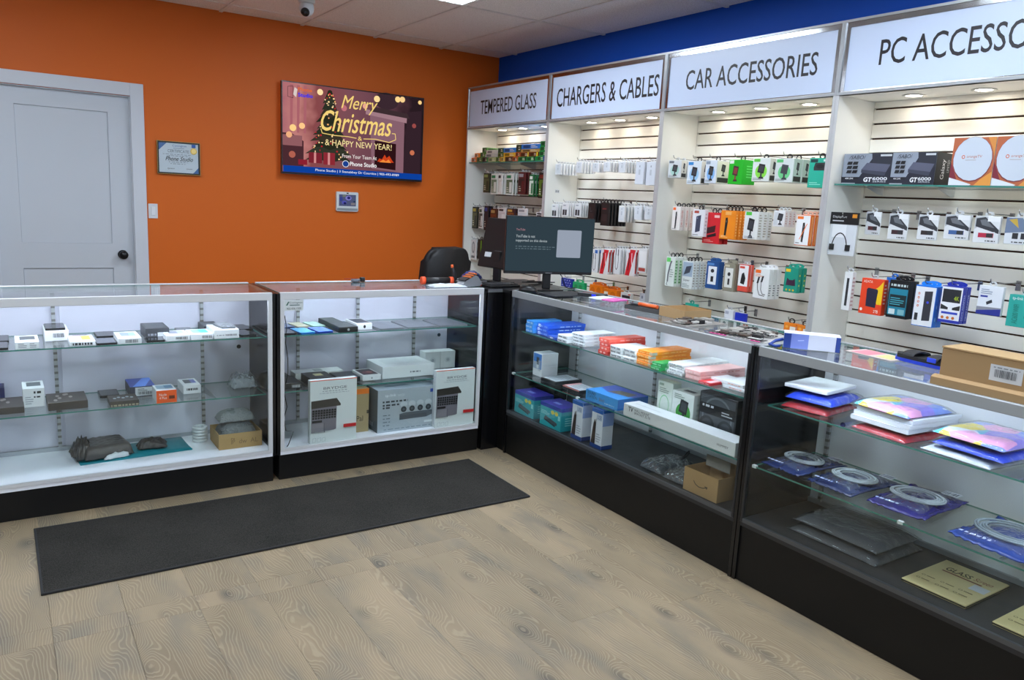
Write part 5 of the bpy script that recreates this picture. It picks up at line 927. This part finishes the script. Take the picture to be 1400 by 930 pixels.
it += [('e', .72, .92, .09, .1, '3a2830'), ('p', [(.6, .78), (.9, .74), (.88, .8), (.62, .84)], '3c2c30')]
for k in range(11):                                                 # the tree, tier by tier
    a = .15 + .073*k; hw = (.165 - .0135*k)*(1 + .12*math.sin(k*2.3)); it.append(('p', [(.315-hw, a), (.315-hw*.45, a+.02), (.315, a-.015), (.315+hw*.5, a+.02), (.315+hw, a), (.315+hw*.5, min(.96, a+.10)), (.315, min(.97, a+.17)), (.315-hw*.5, min(.96, a+.10))], ['2b2f24', '33352a', '272a1e', '3a3228'][k % 4]))
rt = random.Random(3)
for k in range(70):
    v = rt.uniform(.18, .93); hw = .15*(1-(v-.16)/.9); it.append(('e', .315+rt.uniform(-hw, hw), v, rt.uniform(.003, .007), rt.uniform(.005, .012), rt.choice(['ffd9a0', 'd0303a', 'f4b070', 'e8c8a0', 'b82430'])))
for (u, v, r_, c) in ((.065, .5, .022, 'ffd28a'), (.125, .53, .02, 'ffc88a'), (.04, .42, .02, 'f0b080'), (.245, .93, .02, 'ffdfa8'), (.645, .93, .022, 'ffdc9a'), (.8, .955, .02, 'ffd890'), (.835, .96, .02, 'f8d090'), (.06, .2, .022, 'b06050'), (.56, .83, .018, 'e8a890'), (.93, .66, .016, '9a4a48'), (.92, .33, .018, 'c87050'), (.41, .78, .02, 'c07078'), (.97, .95, .014, 'ffd28a')): it.append(('e', u, v, r_, r_*1.75, c))
it += [('p', [(.655, .19), (.67, .23), (.69, .22), (.71, .28), (.725, .24), (.745, .27), (.765, .22), (.78, .19)], 'c8401c'), ('p', [(.67, .185), (.7, .22), (.72, .2), (.74, .225), (.76, .185)], 'f08838')]
it += [('r', .17, .12, .26, .24, '7a2430'), ('r', .27, .11, .35, .25, '8a2a34'), ('r', .1, .09, .16, .15, '8a2030'), ('r', .205, .12, .22, .24, 'd08a8a'), ('r', .3, .11, .315, .25, 'd08a8a')]
it += [('r', 0, 0, 1, .072, '0c3f9a')]
it += [('l', [(.03, .95), (.03, .84), (.065, .83), (.065, .96), (.03, .95)], .003, '2a2026'), ('p', [(.066, .87), (.085, .84), (.094, .93), (.075, .95)], 'd8c8c4'), ('t', 'Phone', .097, .915, .19, .955, 'd8683c', 0, .03), ('t', 'Studio', .097, .85, .195, .895, '2a30e0', 0, .03)]
GO = 'f4d27a'
it += [('t', 'Merry', .39, .73, .65, .93, GO, .35), ('t', 'Christmas', .25, .50, .76, .74, GO, .35, .008), ('l', [(.25, .52), (.26, .47), (.34, .455), (.44, .455), (.5, .445)], .006, GO), ('l', [(.55, .445), (.64, .455), (.74, .43), (.79, .47), (.785, .54), (.76, .54)], .006, GO), ('t', '&', .51, .42, .54, .47, GO), ('t', '& HAPPY NEW YEAR!', .28, .335, .76, .405, 'f8e2a0'), ('t', 'From Your Team At', .40, .205, .65, .25, 'f4ece8'), ('e', .425, .135, .024, .04, '1c3f8c'), ('o', .425, .135, .024, .04, .85, 'e8ecf4'), ('t', 'Phone Studio', .455, .115, .65, .165, 'fafafa', 0, .01), ('t', 'Phone Studio | 3 Stenabbey Dr Courtice | 905-493-8989', .215, .02, .82, .055, 'eef2fa')]
a_ = art(scn, 'F', (SW, .02, SH), it, 'screen_picture', emit=.8); a_.location = (.008, .006, .016)
# framed certificate
cf = tag(empty('framed_certificate', (-.134, YW-.022, 1.550)), 'small framed certificate with blue corners beside the door', 'certificate'); CW, CH = .297, .237
bm = bmesh.new()
for q in ((0, 0, CW, .012), (0, CH-.012, CW, CH), (0, .012, .012, CH-.012), (CW-.012, .012, CW, CH-.012)): add_box(bm, q[0], 0, q[1], q[2], .02, q[3], .001)
finish(bm, 'frame', M('16130f', .3), cf)
bm = bmesh.new()
for q in ((0, 0, CW, .003), (0, CH-.003, CW, CH), (0, .003, .003, CH-.003), (CW-.003, .003, CW, CH-.003)): add_box(bm, q[0], -.0015, q[1], q[2], -.0001, q[3])
finish(bm, 'frame_edge', M('a88a50', .3, .8), cf)
pa = box('certificate_paper', .0125, .008, .0125, CW-.0125, .018, CH-.0125, M('cdd5de', .5), cf)
g_ = art(pa, 'F', (CW-.025, .01, CH-.025), [('p', [(0, .74), (.2, 1), (0, 1)], '1c5aa0'), ('p', [(1, .2), (1, 0), (.86, 0)], '1c5aa0'), ('t', 'Covington', .34, .86, .7, .95, '2a5aa0'), ('r', .36, .82, .64, .84, '8a96a6'), ('t', 'CERTIFICATE', .22, .68, .76, .78, '5a6068')] + dashes(.1, .61, .8, .625, 9, '7a828c') + dashes(.24, .56, .76, .575, 7, '7a828c') + [('t', 'Phone Studio', .16, .4, .86, .55, '1f2226', .4)] + dashes(.24, .35, .72, .365, 6, '7a828c') + dashes(.28, .29, .66, .305, 5, '7a828c') + [('t', 'Signature', .2, .1, .38, .16, '30343a', .5), ('r', .68, .14, .84, .15, '30343a'), ('r', .83, .88, .93, .99, '2a5aa8'), ('e', .88, .76, .085, .11, 'e8c458'), ('e', .88, .76, .06, .08, 'f4dc88')]); g_.location = (.0125, .008, .0125)
box('frame_glass', .012, .004, .012, CW-.012, .006, CH-.012, GLASS(), cf)
# light switch
sw = tag(empty('light_switch', (-.205, YW, 1.222)), 'white rocker light switch beside the door casing', 'switch')
box('cover_plate', .003, -.006, 0, .066, -.0005, .107, M('d6dade', .4), sw, .002); box('rocker', .022, -.011, .022, .048, -.0061, .085, M('e0e4e8', .35), sw, .002)
# alarm keypad
al = tag(empty('alarm_keypad', (1.228, YW, 1.325)), 'white touch screen alarm keypad below the television', 'keypad')
bm = bmesh.new(); add_prism(bm, rrect(0, 0, .192, .160, .012), -.024, -.0006, 'xz'); finish(bm, 'keypad_body', M('d2dade', .35), al)
kp = box('keypad_screen', .022, -.0255, .044, .170, -.0242, .138, EM('5a6288', .55), al)
ka = art(kp, 'F', (.148, .0013, .094), [('e', .55, .7, .18, .2, '8a86d8'), ('e', .57, .72, .1, .12, '2a2c74'), ('e', .3, .3, .14, .16, '5a5cc0'), ('e', .34, .24, .08, .1, '20225c'), ('e', .12, .6, .09, .2, '3c4a9a'), ('e', .9, .4, .06, .06, '1e3a4c'), ('r', .7, .1, .95, .3, '8a8488'), ('r', .2, .8, .4, .98, '7a8478')], 'screen_picture', emit=.6); ka.location = (.022, -.0255, .044)
box('camera_window', .088, -.0255, .144, .104, -.0242, .154, M('0c0d10', .2), al); box('speaker_bar', .006, -.027, .006, .186, -.0242, .026, M('8d989e', .4), al, .002)
# ceiling camera
sc_ = tag(empty('security_camera', (.680, 1.585, ZC)), 'white turret security camera hanging from the ceiling tile', 'camera')
lathe('mount_base', [(.052, -.0008), (.055, -.004), (.055, -.022), (.047, -.030), (.0, -.030)], M('d4d8da', .4), sc_, 28)
lathe('camera_ball', [(.0, -.112), (.020, -.109), (.036, -.098), (.046, -.080), (.049, -.060), (.046, -.040), (.040, -.0302), (0, -.0302)], M('d0d4d8', .35), sc_, 28)
dv = Vector((-.45, -.72, -.55)).normalized(); bm = bmesh.new(); add_lathe(bm, [(.028, 0), (.029, .010), (.024, .014), (.0, .015)], 24)
lf = finish(bm, 'lens_face', M('0b0b0d', .15), sc_); lf.rotation_mode = 'QUATERNION'; lf.rotation_quaternion = dv.to_track_quat('Z', 'Y'); lf.location = Vector((0, 0, -.066)) + dv*.040
bm = bmesh.new(); add_lathe(bm, [(.010, .0152), (.010, .017), (.0, .018)], 16); l2 = finish(bm, 'lens', M('30363e', .1), lf)

# ------------------------------------------------------------------ office chair behind the counter
ch = tag(empty('office_chair', (1.405, 1.22, 0), math.radians(200)), 'black padded office chair behind the counter', 'chair')
LEA = M('0d0d10', .55, 0, .3, .06, .1, 200)
def cushion(name, w_, d_, h_, loc, rx=0):
    bm = bmesh.new(); add_prism(bm, rrect(-w_/2, -h_/2, w_/2, h_/2, min(w_, h_)*.22, 6), -d_/2, d_/2, 'xz'); bmesh.ops.bevel(bm, geom=[e for e in bm.edges if abs(e.verts[0].co.y-e.verts[1].co.y) < 1e-6], offset=d_*.3, segments=3, affect='EDGES')
    o = finish(bm, name, LEA, ch, True); o.location = loc; o.rotation_euler.x = rx; return o
bk = cushion('backrest', .44, .085, .60, (0, .22, .84), -.12)
sm_ = box('back_seam', -.20, .0405, .072, .20, .0445, .078, M('0c0c0e', .6), bk)
st_ = cushion('seat', .48, .09, .46, (0, 0, .47), math.pi/2)
for s in (-1, 1):
    o = tube('armrest', [(s*.20, .12, .46), (s*.28, .12, .47), (s*.285, .11, .66), (s*.28, -.12, .67), (s*.27, -.13, .60)], .017, M('1a1a1c', .5), ch, 8)
lathe('gas_lift', [(.035, .10), (.035, .28), (.022, .28), (.022, .424), (0, .424)], M('222226', .4, .4), ch, 16)
for k in range(5):
    a = k*2*math.pi/5; l_ = tube('base_leg', [(0.03*math.cos(a), .03*math.sin(a), .11), (.30*math.cos(a), .30*math.sin(a), .075)], [.022, .014], M('1b1b1e', .45), ch, 8)
    bm = bmesh.new(); add_lathe(bm, [(.0, -.012), (.028, -.012), (.030, 0), (.028, .012), (0, .012)], 14, (.30*math.cos(a), .30*math.sin(a), .0305), 0, 'y'); finish(bm, 'caster', M('101012', .5), l_)

# ------------------------------------------------------------------ on the counters
CT = .9805; CC = .9755
# monitor facing the room
mo = tag(empty('monitor', (1.545, -.145, CT), math.radians(-16)), 'black desktop monitor showing a dark message screen on the corner counter', 'monitor')
bm = bmesh.new(); add_prism(bm, rrect(-.085, -.06, .085, .09, .012), 0.0004, .008, 'xy'); finish(bm, 'stand_foot', M('141416', .35), mo)
box('stand_neck', -.024, .010, .008, .024, .030, .26, M('17171a', .4), mo, .003)
box('monitor_body', -.272, -.012, .094, .272, .009, .425, M('131316', .4), mo, .003)
ms = box('screen', -.268, -.0135, .110, .268, -.0121, .421, EM('3a4b55', .55), mo)
ma = art(ms, 'F', (.536, .0014, .311), [('t', 'YouTube', .105, .745, .205, .785, 'b88a94'), ('t', "YouTube is not", .105, .62, .32, .67, 'c4d0d6'), ('t', 'supported on this device', .105, .53, .46, .59, 'c4d0d6')] + dashes(.105, .45, .55, .462, 12, '6c7e88') + dashes(.105, .41, .5, .422, 11, '6c7e88', 4), 'screen_picture', emit=.7); ma.location = (-.268, -.0135, .110)
bm = bmesh.new(); add_prism(bm, rrect(.040, .194, .190, .353, .006), -.0148, -.0137, 'xz'); finish(bm, 'pale_square_on_screen', EM('a9b4c6', .6), mo)
box('brand_mark', -.02, -.0135, .099, .02, -.0121, .104, M('8a8e94', .4), mo)
tube('monitor_cable', [(.06, .02, .12), (.10, .03, .08), (.12, .02, .02), (.16, .06, .004), (.22, .10, .004)], .003, M('121214', .5), mo)
# terminal with its back to the room
te = tag(empty('sales_terminal', (1.485, .27, CC), math.radians(100)), 'black sales terminal seen from behind, leaning left of the monitor', 'terminal')
bm = bmesh.new(); add_prism(bm, rrect(-.07, -.06, .07, .07, .012), .0004, .012, 'xy'); finish(bm, 'terminal_foot', M('151517', .4), te)
tt = box('terminal_body', -.17, -.015, -.155, .17, .018, .16, M('101012', .35), te, .004); tt.location = (0, .0, .24); tt.rotation_euler.x = .24
box('terminal_screen', -.16, -.0165, -.145, .16, -.0151, .15, M('0c0d10', .15), tt)
box('rear_label', .06, .0181, -.09, .12, .0190, -.06, M('c4c8cc', .5), tt)
box('terminal_neck', -.03, .022, .012, .03, .045, .20, M('141416', .45), te, .004)
# black mat, keyboard, mouse and clutter near the corner
mk = tag(box('desk_mat', 1.395, -.430, CT, 1.650, -.250, CT+.006, M('2c2e31', .5), None, .002), 'dark grey slab lying on the glass under the monitor edge', 'mat')
kbd = tag(empty('keyboard', (1.262, .025, CC), math.radians(4)), 'black keyboard lying on the corner cabinet', 'keyboard')
box('key_tray', 0, 0, .0004, .22, .13, .014, M('151517', .5), kbd, .003)
for r_ in range(4):
    for c in range(9): box('key', .010+.0225*c, .012+.028*r_, .0145, .029+.0225*c, .035+.028*r_, .020, M('26272b', .5), kbd)
bm = bmesh.new(); bmesh.ops.create_uvsphere(bm, u_segments=18, v_segments=10, radius=1)
for v in bm.verts: v.co = Vector((v.co.x*.033, v.co.y*.058, max(0, v.co.z)*.034))
ms_ = tag(finish(bm, 'computer_mouse', M('17181b', .35), None, True), 'black computer mouse on the glass beside the monitor neck', 'mouse'); ms_.location = (1.388, -.178, CT+.0004); ms_.rotation_euler.z = .6
box('scroll_wheel', -.004, .022, .028, .004, .040, .034, M('4a4c50', .5), ms_)
bmk = tag(empty('document_pile', (1.252, .255, CC), .05), 'pile of papers and a black tray on the corner cabinet', 'papers')
for k in range(4): box('paper_sheet', .0+.004*k, .003*k, .0005+.005*k, .125+.004*k, .15+.003*k, .0045+.005*k, M(['d2d4d4', '2a2a2e', 'c4c8cc', '1c1d20'][k], .6), bmk)
nv = tag(finish(pillow(.11, .09, .045, 71, .4, 2.2, 14), 'blue_wrapped_bundle', M('1f2c66', .4, 0, .5, .1, .7, 60), None, True), 'small crumpled navy bundle on the papers', 'bundle'); nv.location = (1.262, .275, CC+.022); nv.rotation_euler.z = .2
def cables(name, label, loc, seed, ext=(.25, .12), n=4, zc=.004):
    r = random.Random(seed); t = tag(empty(name, loc), label, 'cables')
    for k in range(n):
        pts = [(r.uniform(0, ext[0]), r.uniform(0, ext[1]), zc + .006*k + r.uniform(0, .008)) for _ in range(5)]; q = []
        for a, b, c, d in zip([pts[0]]+pts, pts, pts[1:], pts[2:]+[pts[-1]]):
            for s in range(4):
                u = s/4; P = [.5*((2*b[i]) + (-a[i]+c[i])*u + (2*a[i]-5*b[i]+4*c[i]-d[i])*u*u + (-a[i]+3*b[i]-3*c[i]+d[i])*u**3) for i in range(3)]; P[2] = max(P[2], .0045); q.append(P)
        tube('cable', q, .0035, M('141416', .45), t)
    return t
cables('cable_tangle', 'tangle of black cables on the corner cabinet', (1.52, .02, CC), 4, (.22, .12), 5)
# small tools on the short case
def hand_tool():
    t = tag(empty('sealant_gun', (.925, .21, CT), math.radians(-8)), 'black and orange handled tool lying on the short case glass', 'tool')
    bm = bmesh.new(); add_tube(bm, [(0, 0, .024), (.15, 0, .024)], .020, 12); finish(bm, 'barrel', M('16181a', .45), t)
    for a, b in ((-.024, -.0005), (.1505, .172)):
        bm = bmesh.new(); add_tube(bm, [(a, 0, .024), (b, 0, .024)], .0235, 12); finish(bm, 'orange_cap', M('ee5528', .45), t)
    return t
hand_tool()
cl = tag(empty('spring_clamp', (1.105, .20, CT), math.radians(20)), 'black spring clamp with orange tips standing on the short case', 'clamp')
tube('jaw', [(-.012, 0, .004), (.012, 0, .03), (.008, 0, .060), (-.008, 0, .100)], [.007, .011, .012, .007], M('1b1c22', .45), cl, 8)
tube('jaw', [(.020, .012, .004), (.028, .012, .035), (.020, .012, .060), (.006, .012, .085)], [.006, .010, .010, .006], M('202228', .45), cl, 8)
for p0, p1 in (((-.010, 0, .1005), (-.013, 0, .116)), ((-.016, -.012, .0005), (-.016, -.012, .016))): tube('orange_tip', [p0, p1], .008, M('ee6a30', .5), cl, 10)
# sanding block
sb = tag(empty('electric_sander', (1.085, .085, CT), math.radians(14)), 'grey and orange wedge shaped hand tool at the end of the short case', 'tool')
bm = bmesh.new(); add_prism(bm, [(0, .0004), (.14, .0004), (.16, .014), (.122, .058), (.10, .066), (.02, .032), (0, .016)], -.028, .028, 'xz'); finish(bm, 'tool_body', M('8b8f94', .5), sb)
bm = bmesh.new(); add_prism(bm, [(.018, .0335), (.10, .0685), (.125, .060), (.128, .066), (.10, .075), (.014, .040)], -.029, .029, 'xz'); finish(bm, 'dark_grip', M('1b1b1d', .5), sb)
for k in range(3): box('orange_stripe', .05+.022*k, -.0295, .052+.0085*k, .066+.022*k, .0295, .060+.0085*k, M('e87a3a', .5), sb)
box('red_foot', .142, -.026, .0006, .158, .026, .016, M('d0402c', .5), sb, .002)
pw_ = tag(finish(pillow(.22, .10, .016, 81, .35, 3, 14), 'white_paper', M('c9d2da', .5), None, True), 'crumpled white paper under the tools on the short case', 'paper'); pw_.location = (.900, .065, CT); pw_.rotation_euler.z = -.1
tp = tag(empty('tape_roll', (.575, .400, CT)), 'small roll of tape with black holder at the case rear', 'tape')
lathe('roll', [(.014, .0004), (.024, .0004), (.026, .003), (.026, .016), (.014, .016), (.014, .0004)], M('6a7078', .4), tp, 20); box('holder', .028, -.012, .0004, .055, .012, .026, M('17181a', .45), tp, .003)
tube('screwdriver_shaft', [(-.07, 0, .0185), (.015, 0, .0185)], .0018, M('b02c20', .4), tp)
# right hand counters
pz = tag(empty('zip_bag_box', (1.445, -.660, CT), R90+.2), 'clear plastic box with a pink lid on the cable case', 'box')
box('tray', 0, 0, .0004, .16, .12, .022, GLASS('e8eef2', 1.4, .05, .25, 'clear_plastic'), pz, .002); box('pink_lid', .085, -.002, .0225, .162, .122, .030, M('d85ab0', .4), pz, .002); box('white_lid', -.002, -.002, .0225, .083, .122, .030, M('d9dfe6', .4), pz, .002)
br = tag(empty('barcode_scanner_base', (1.560, -.415, CT), R90+.55), 'low black bar shaped device with a blue light on the glass', 'device')
box('device_body', 0, 0, .0004, .165, .045, .024, M('17181b', .4), br, .004); box('blue_light', .085, -.0012, .006, .110, -.0001, .018, EM('2a3af0', 1.2), br)
box('red_strip', .03, .006, .0241, .12, .012, .0250, M('a83a3a', .5), br)
kt = tag(empty('knife_tray', (1.500, -.880, CT), R90+.10), 'black tray holding an orange handled knife on the glass', 'tray')
bm = bmesh.new(); add_box(bm, 0, 0, .0004, .24, .12, .004); 
for q in ((0, 0, .24, .004), (0, .116, .24, .12), (0, .004, .004, .116), (.236, .004, .24, .116)): add_box(bm, q[0], q[1], .004, q[2], q[3], .020)
finish(bm, 'tray', M('3a3b3c', .5), kt)
bm = bmesh.new(); add_tube(bm, [(.07, .03, .030), (.19, .03, .030)], .0095, 10); finish(bm, 'orange_handle', M('f0662a', .4), kt); tube('blade', [(.01, .03, .028), (.0695, .03, .029)], .004, M('70747a', .3, .8), kt)
bm = bmesh.new()
for k in range(10): add_tube(bm, [(.11+.012*k, .07+.02*math.cos(t*math.pi/5), .024+.018*math.sin(t*math.pi/5)) for t in range(10)], .0018, 5, 0, False)
sp_ = finish(bm, 'coil_spring', M('6d7378', .3, .8), kt); sp_['kind'] = 'stuff'
bl = open_box('shallow_carton', 'shallow open brown cardboard lid on the cable case', (1.515, -1.115, CT), R90-.05, (.175, .17, .045), 'ae9068')
def board(name, label, loc, rz, w_, d_, seed, base='8d8a86'):
    t = tag(empty(name, loc, rz), label, 'phone cases'); r = random.Random(seed)
    box('card', 0, 0, .0004, w_, d_, .003, M(base, .5), t)
    for k in range(46):
        x, y = r.uniform(.01, w_-.07), r.uniform(.01, d_-.05); box('trinket', x, y, .0031+.002*(k % 3), x+r.uniform(.02, .06), y+r.uniform(.015, .04), .009+.004*(k % 4), M(r.choice(['1d1d20', '3a3836', 'a8a6a0', '6a6660', 'c8c6c2', '5a4a42']), .4, r.choice([0, .5])), t, .001)
    return t
board('sample_board', 'flat board of small dark trinkets beyond the cardboard lid', (1.375, -1.285, CT), R90-.02, .150, .26, 3, '8a8782')
sb2 = board('sample_board', 'striped board of black chains by the case joint', (1.365, -1.560, CT), R90+.12, .285, .25, 8, 'b9b6b4')
for k in range(13): box('black_stripe', .004+.021*k, .002, .0035, .014+.021*k, .045, .0055, M('18181a', .5), sb2)
for k in range(2): box('pink_slip', .02+.2*k, -.008, .0005, .10+.16*k, .0, .004, M('d83a8c', .5), sb2)
for s_ in range(3):
    r = random.Random(s_); bm = bmesh.new()
    for k in range(14):
        cx, cy = .10+.012*k, .10+.05*s_+.012*math.sin(k*.9+s_); add_tube(bm, [(cx+.008*math.cos(t*math.pi/4), cy+.005*math.sin(t*math.pi/4), .0165+.003*(k % 2)) for t in range(9)], .0018, 5, 0, False)
    finish(bm, 'chain', M(['3a3a3c', 'c4c2be', '6a6866'][s_], .3, .8), sb2)
# open blue and white phone box
ob = tag(empty('open_phone_box', (1.400, -1.925, CT), math.radians(-52)), 'open blue and white sleeve box on the counter joint', 'box')
m1, m2, m3 = M('7f8fd0', .5), M('d9dff0', .5), M('1f3f94', .5)
bm = bmesh.new()
for q in ((.0, .0, .0004, .205, .085, .003), (.0, .0, .0555, .205, .085, .058), (.0, .082, .003, .205, .085, .0555), (.0, .0, .003, .205, .003, .0555)): add_box(bm, *q)
obb = finish(bm, 'sleeve', m2, ob)
art(obb, 'F', (.205, .085, .058), [('r', 0, 0, .13, 1, '1f3f94'), ('r', .13, 0, .44, 1, '7a8cd8'), ('r', .92, 0, 1, 1, '1f3f94'), ('l', [(.25, .55), (.36, .6)], .003, 'b8c4f0')])
box('inner_tray', .02, .004, .0035, .2, .081, .012, m1, ob)
tube('blue_strap', [(-.002, .02, .03), (-.03, .01, .022), (-.05, -.005, .008), (-.03, -.02, .005), (-.012, -.012, .006)], .006, m3, ob, 8)
# coloured flyers under the goggles
fl_ = tag(empty('flyers', (1.60, -2.06, CT), R90-.1), 'pastel printed flyers lying at the rear of the right case', 'flyers')
box('flyer', 0, 0, .0003, .20, .12, .0012, M('d8c8c0', .5), fl_); box('flyer', .02, .01, .0013, .10, .11, .002, M('e88a98', .5), fl_); box('flyer', .12, .02, .0013, .19, .10, .002, M('d8d08a', .5), fl_)
gg = tag(empty('sandal', (1.640, -2.215, CT), R90-.15), 'black and blue strapped sandal lying beside the brown carton', 'sandal')
bm = bmesh.new(); so = [(0, .04), (.03, .0), (.12, -.006), (.22, .0), (.25, .035), (.23, .075), (.13, .085), (.03, .08)]; add_prism(bm, so, .0004, .012, 'xy'); finish(bm, 'sole', M('1a3fd0', .4), gg)
bm = bmesh.new(); add_prism(bm, [(x*.96+.005, y*.94+.0025) for x, y in so], .0121, .026, 'xy'); finish(bm, 'footbed', M('17181b', .5), gg)
for a, w_ in ((.06, .05), (.16, .045)):
    bm = bmesh.new(); n = 9; ring = []
    for k in range(n):
        t = math.pi*k/(n-1); y = .04-.046*math.cos(t); z = .024+.014*math.sin(t); ring.append([bm.verts.new((a+dx, y, z+dz)) for dx, dz in ((0, 0), (w_, 0), (w_, .004), (0, .004))])
    for q, s in zip(ring, ring[1:]):
        for k in range(4): bm.faces.new((q[k], q[(k+1) % 4], s[(k+1) % 4], s[k]))
    finish(bm, 'strap', M('1d1e22', .55), gg)
box('buckle', .165, -.009, .020, .20, -.0065, .036, M('2648d8', .4), gg, .001)
# brown carton
bc = tag(empty('brown_carton', (1.345, -2.535, CT), R90-.02), 'large closed brown carton with a white barcode label', 'box')
KR = M('a88a64', .75, 0, .2, .05)
cbx = box('carton_body', .012, .024, .0004, .372, .15, .118, KR, bc, .002)
bm = bmesh.new(); add_prism(bm, [(0, .0004), (.022, .0004), (.0235, .030), (.0225, .032), (.008, .028), (0, .024)], 0, .385, 'yz'); finish(bm, 'front_flap', KR, bc)
box('lid_edge', .010, .022, .1185, .374, .152, .124, M('b89a70', .75, 0, .2), bc, .001)
al_ = art(cbx, 'F', (.36, .126, .118), [('r', .42, .4, .68, .82, 'd0d4d8')] + bar(.46, .5, .64, .7, '5a5e64', 5, .25) + dashes(.45, .74, .66, .77, 6, '8a9096')); al_.location = (.012, .024, .0004)
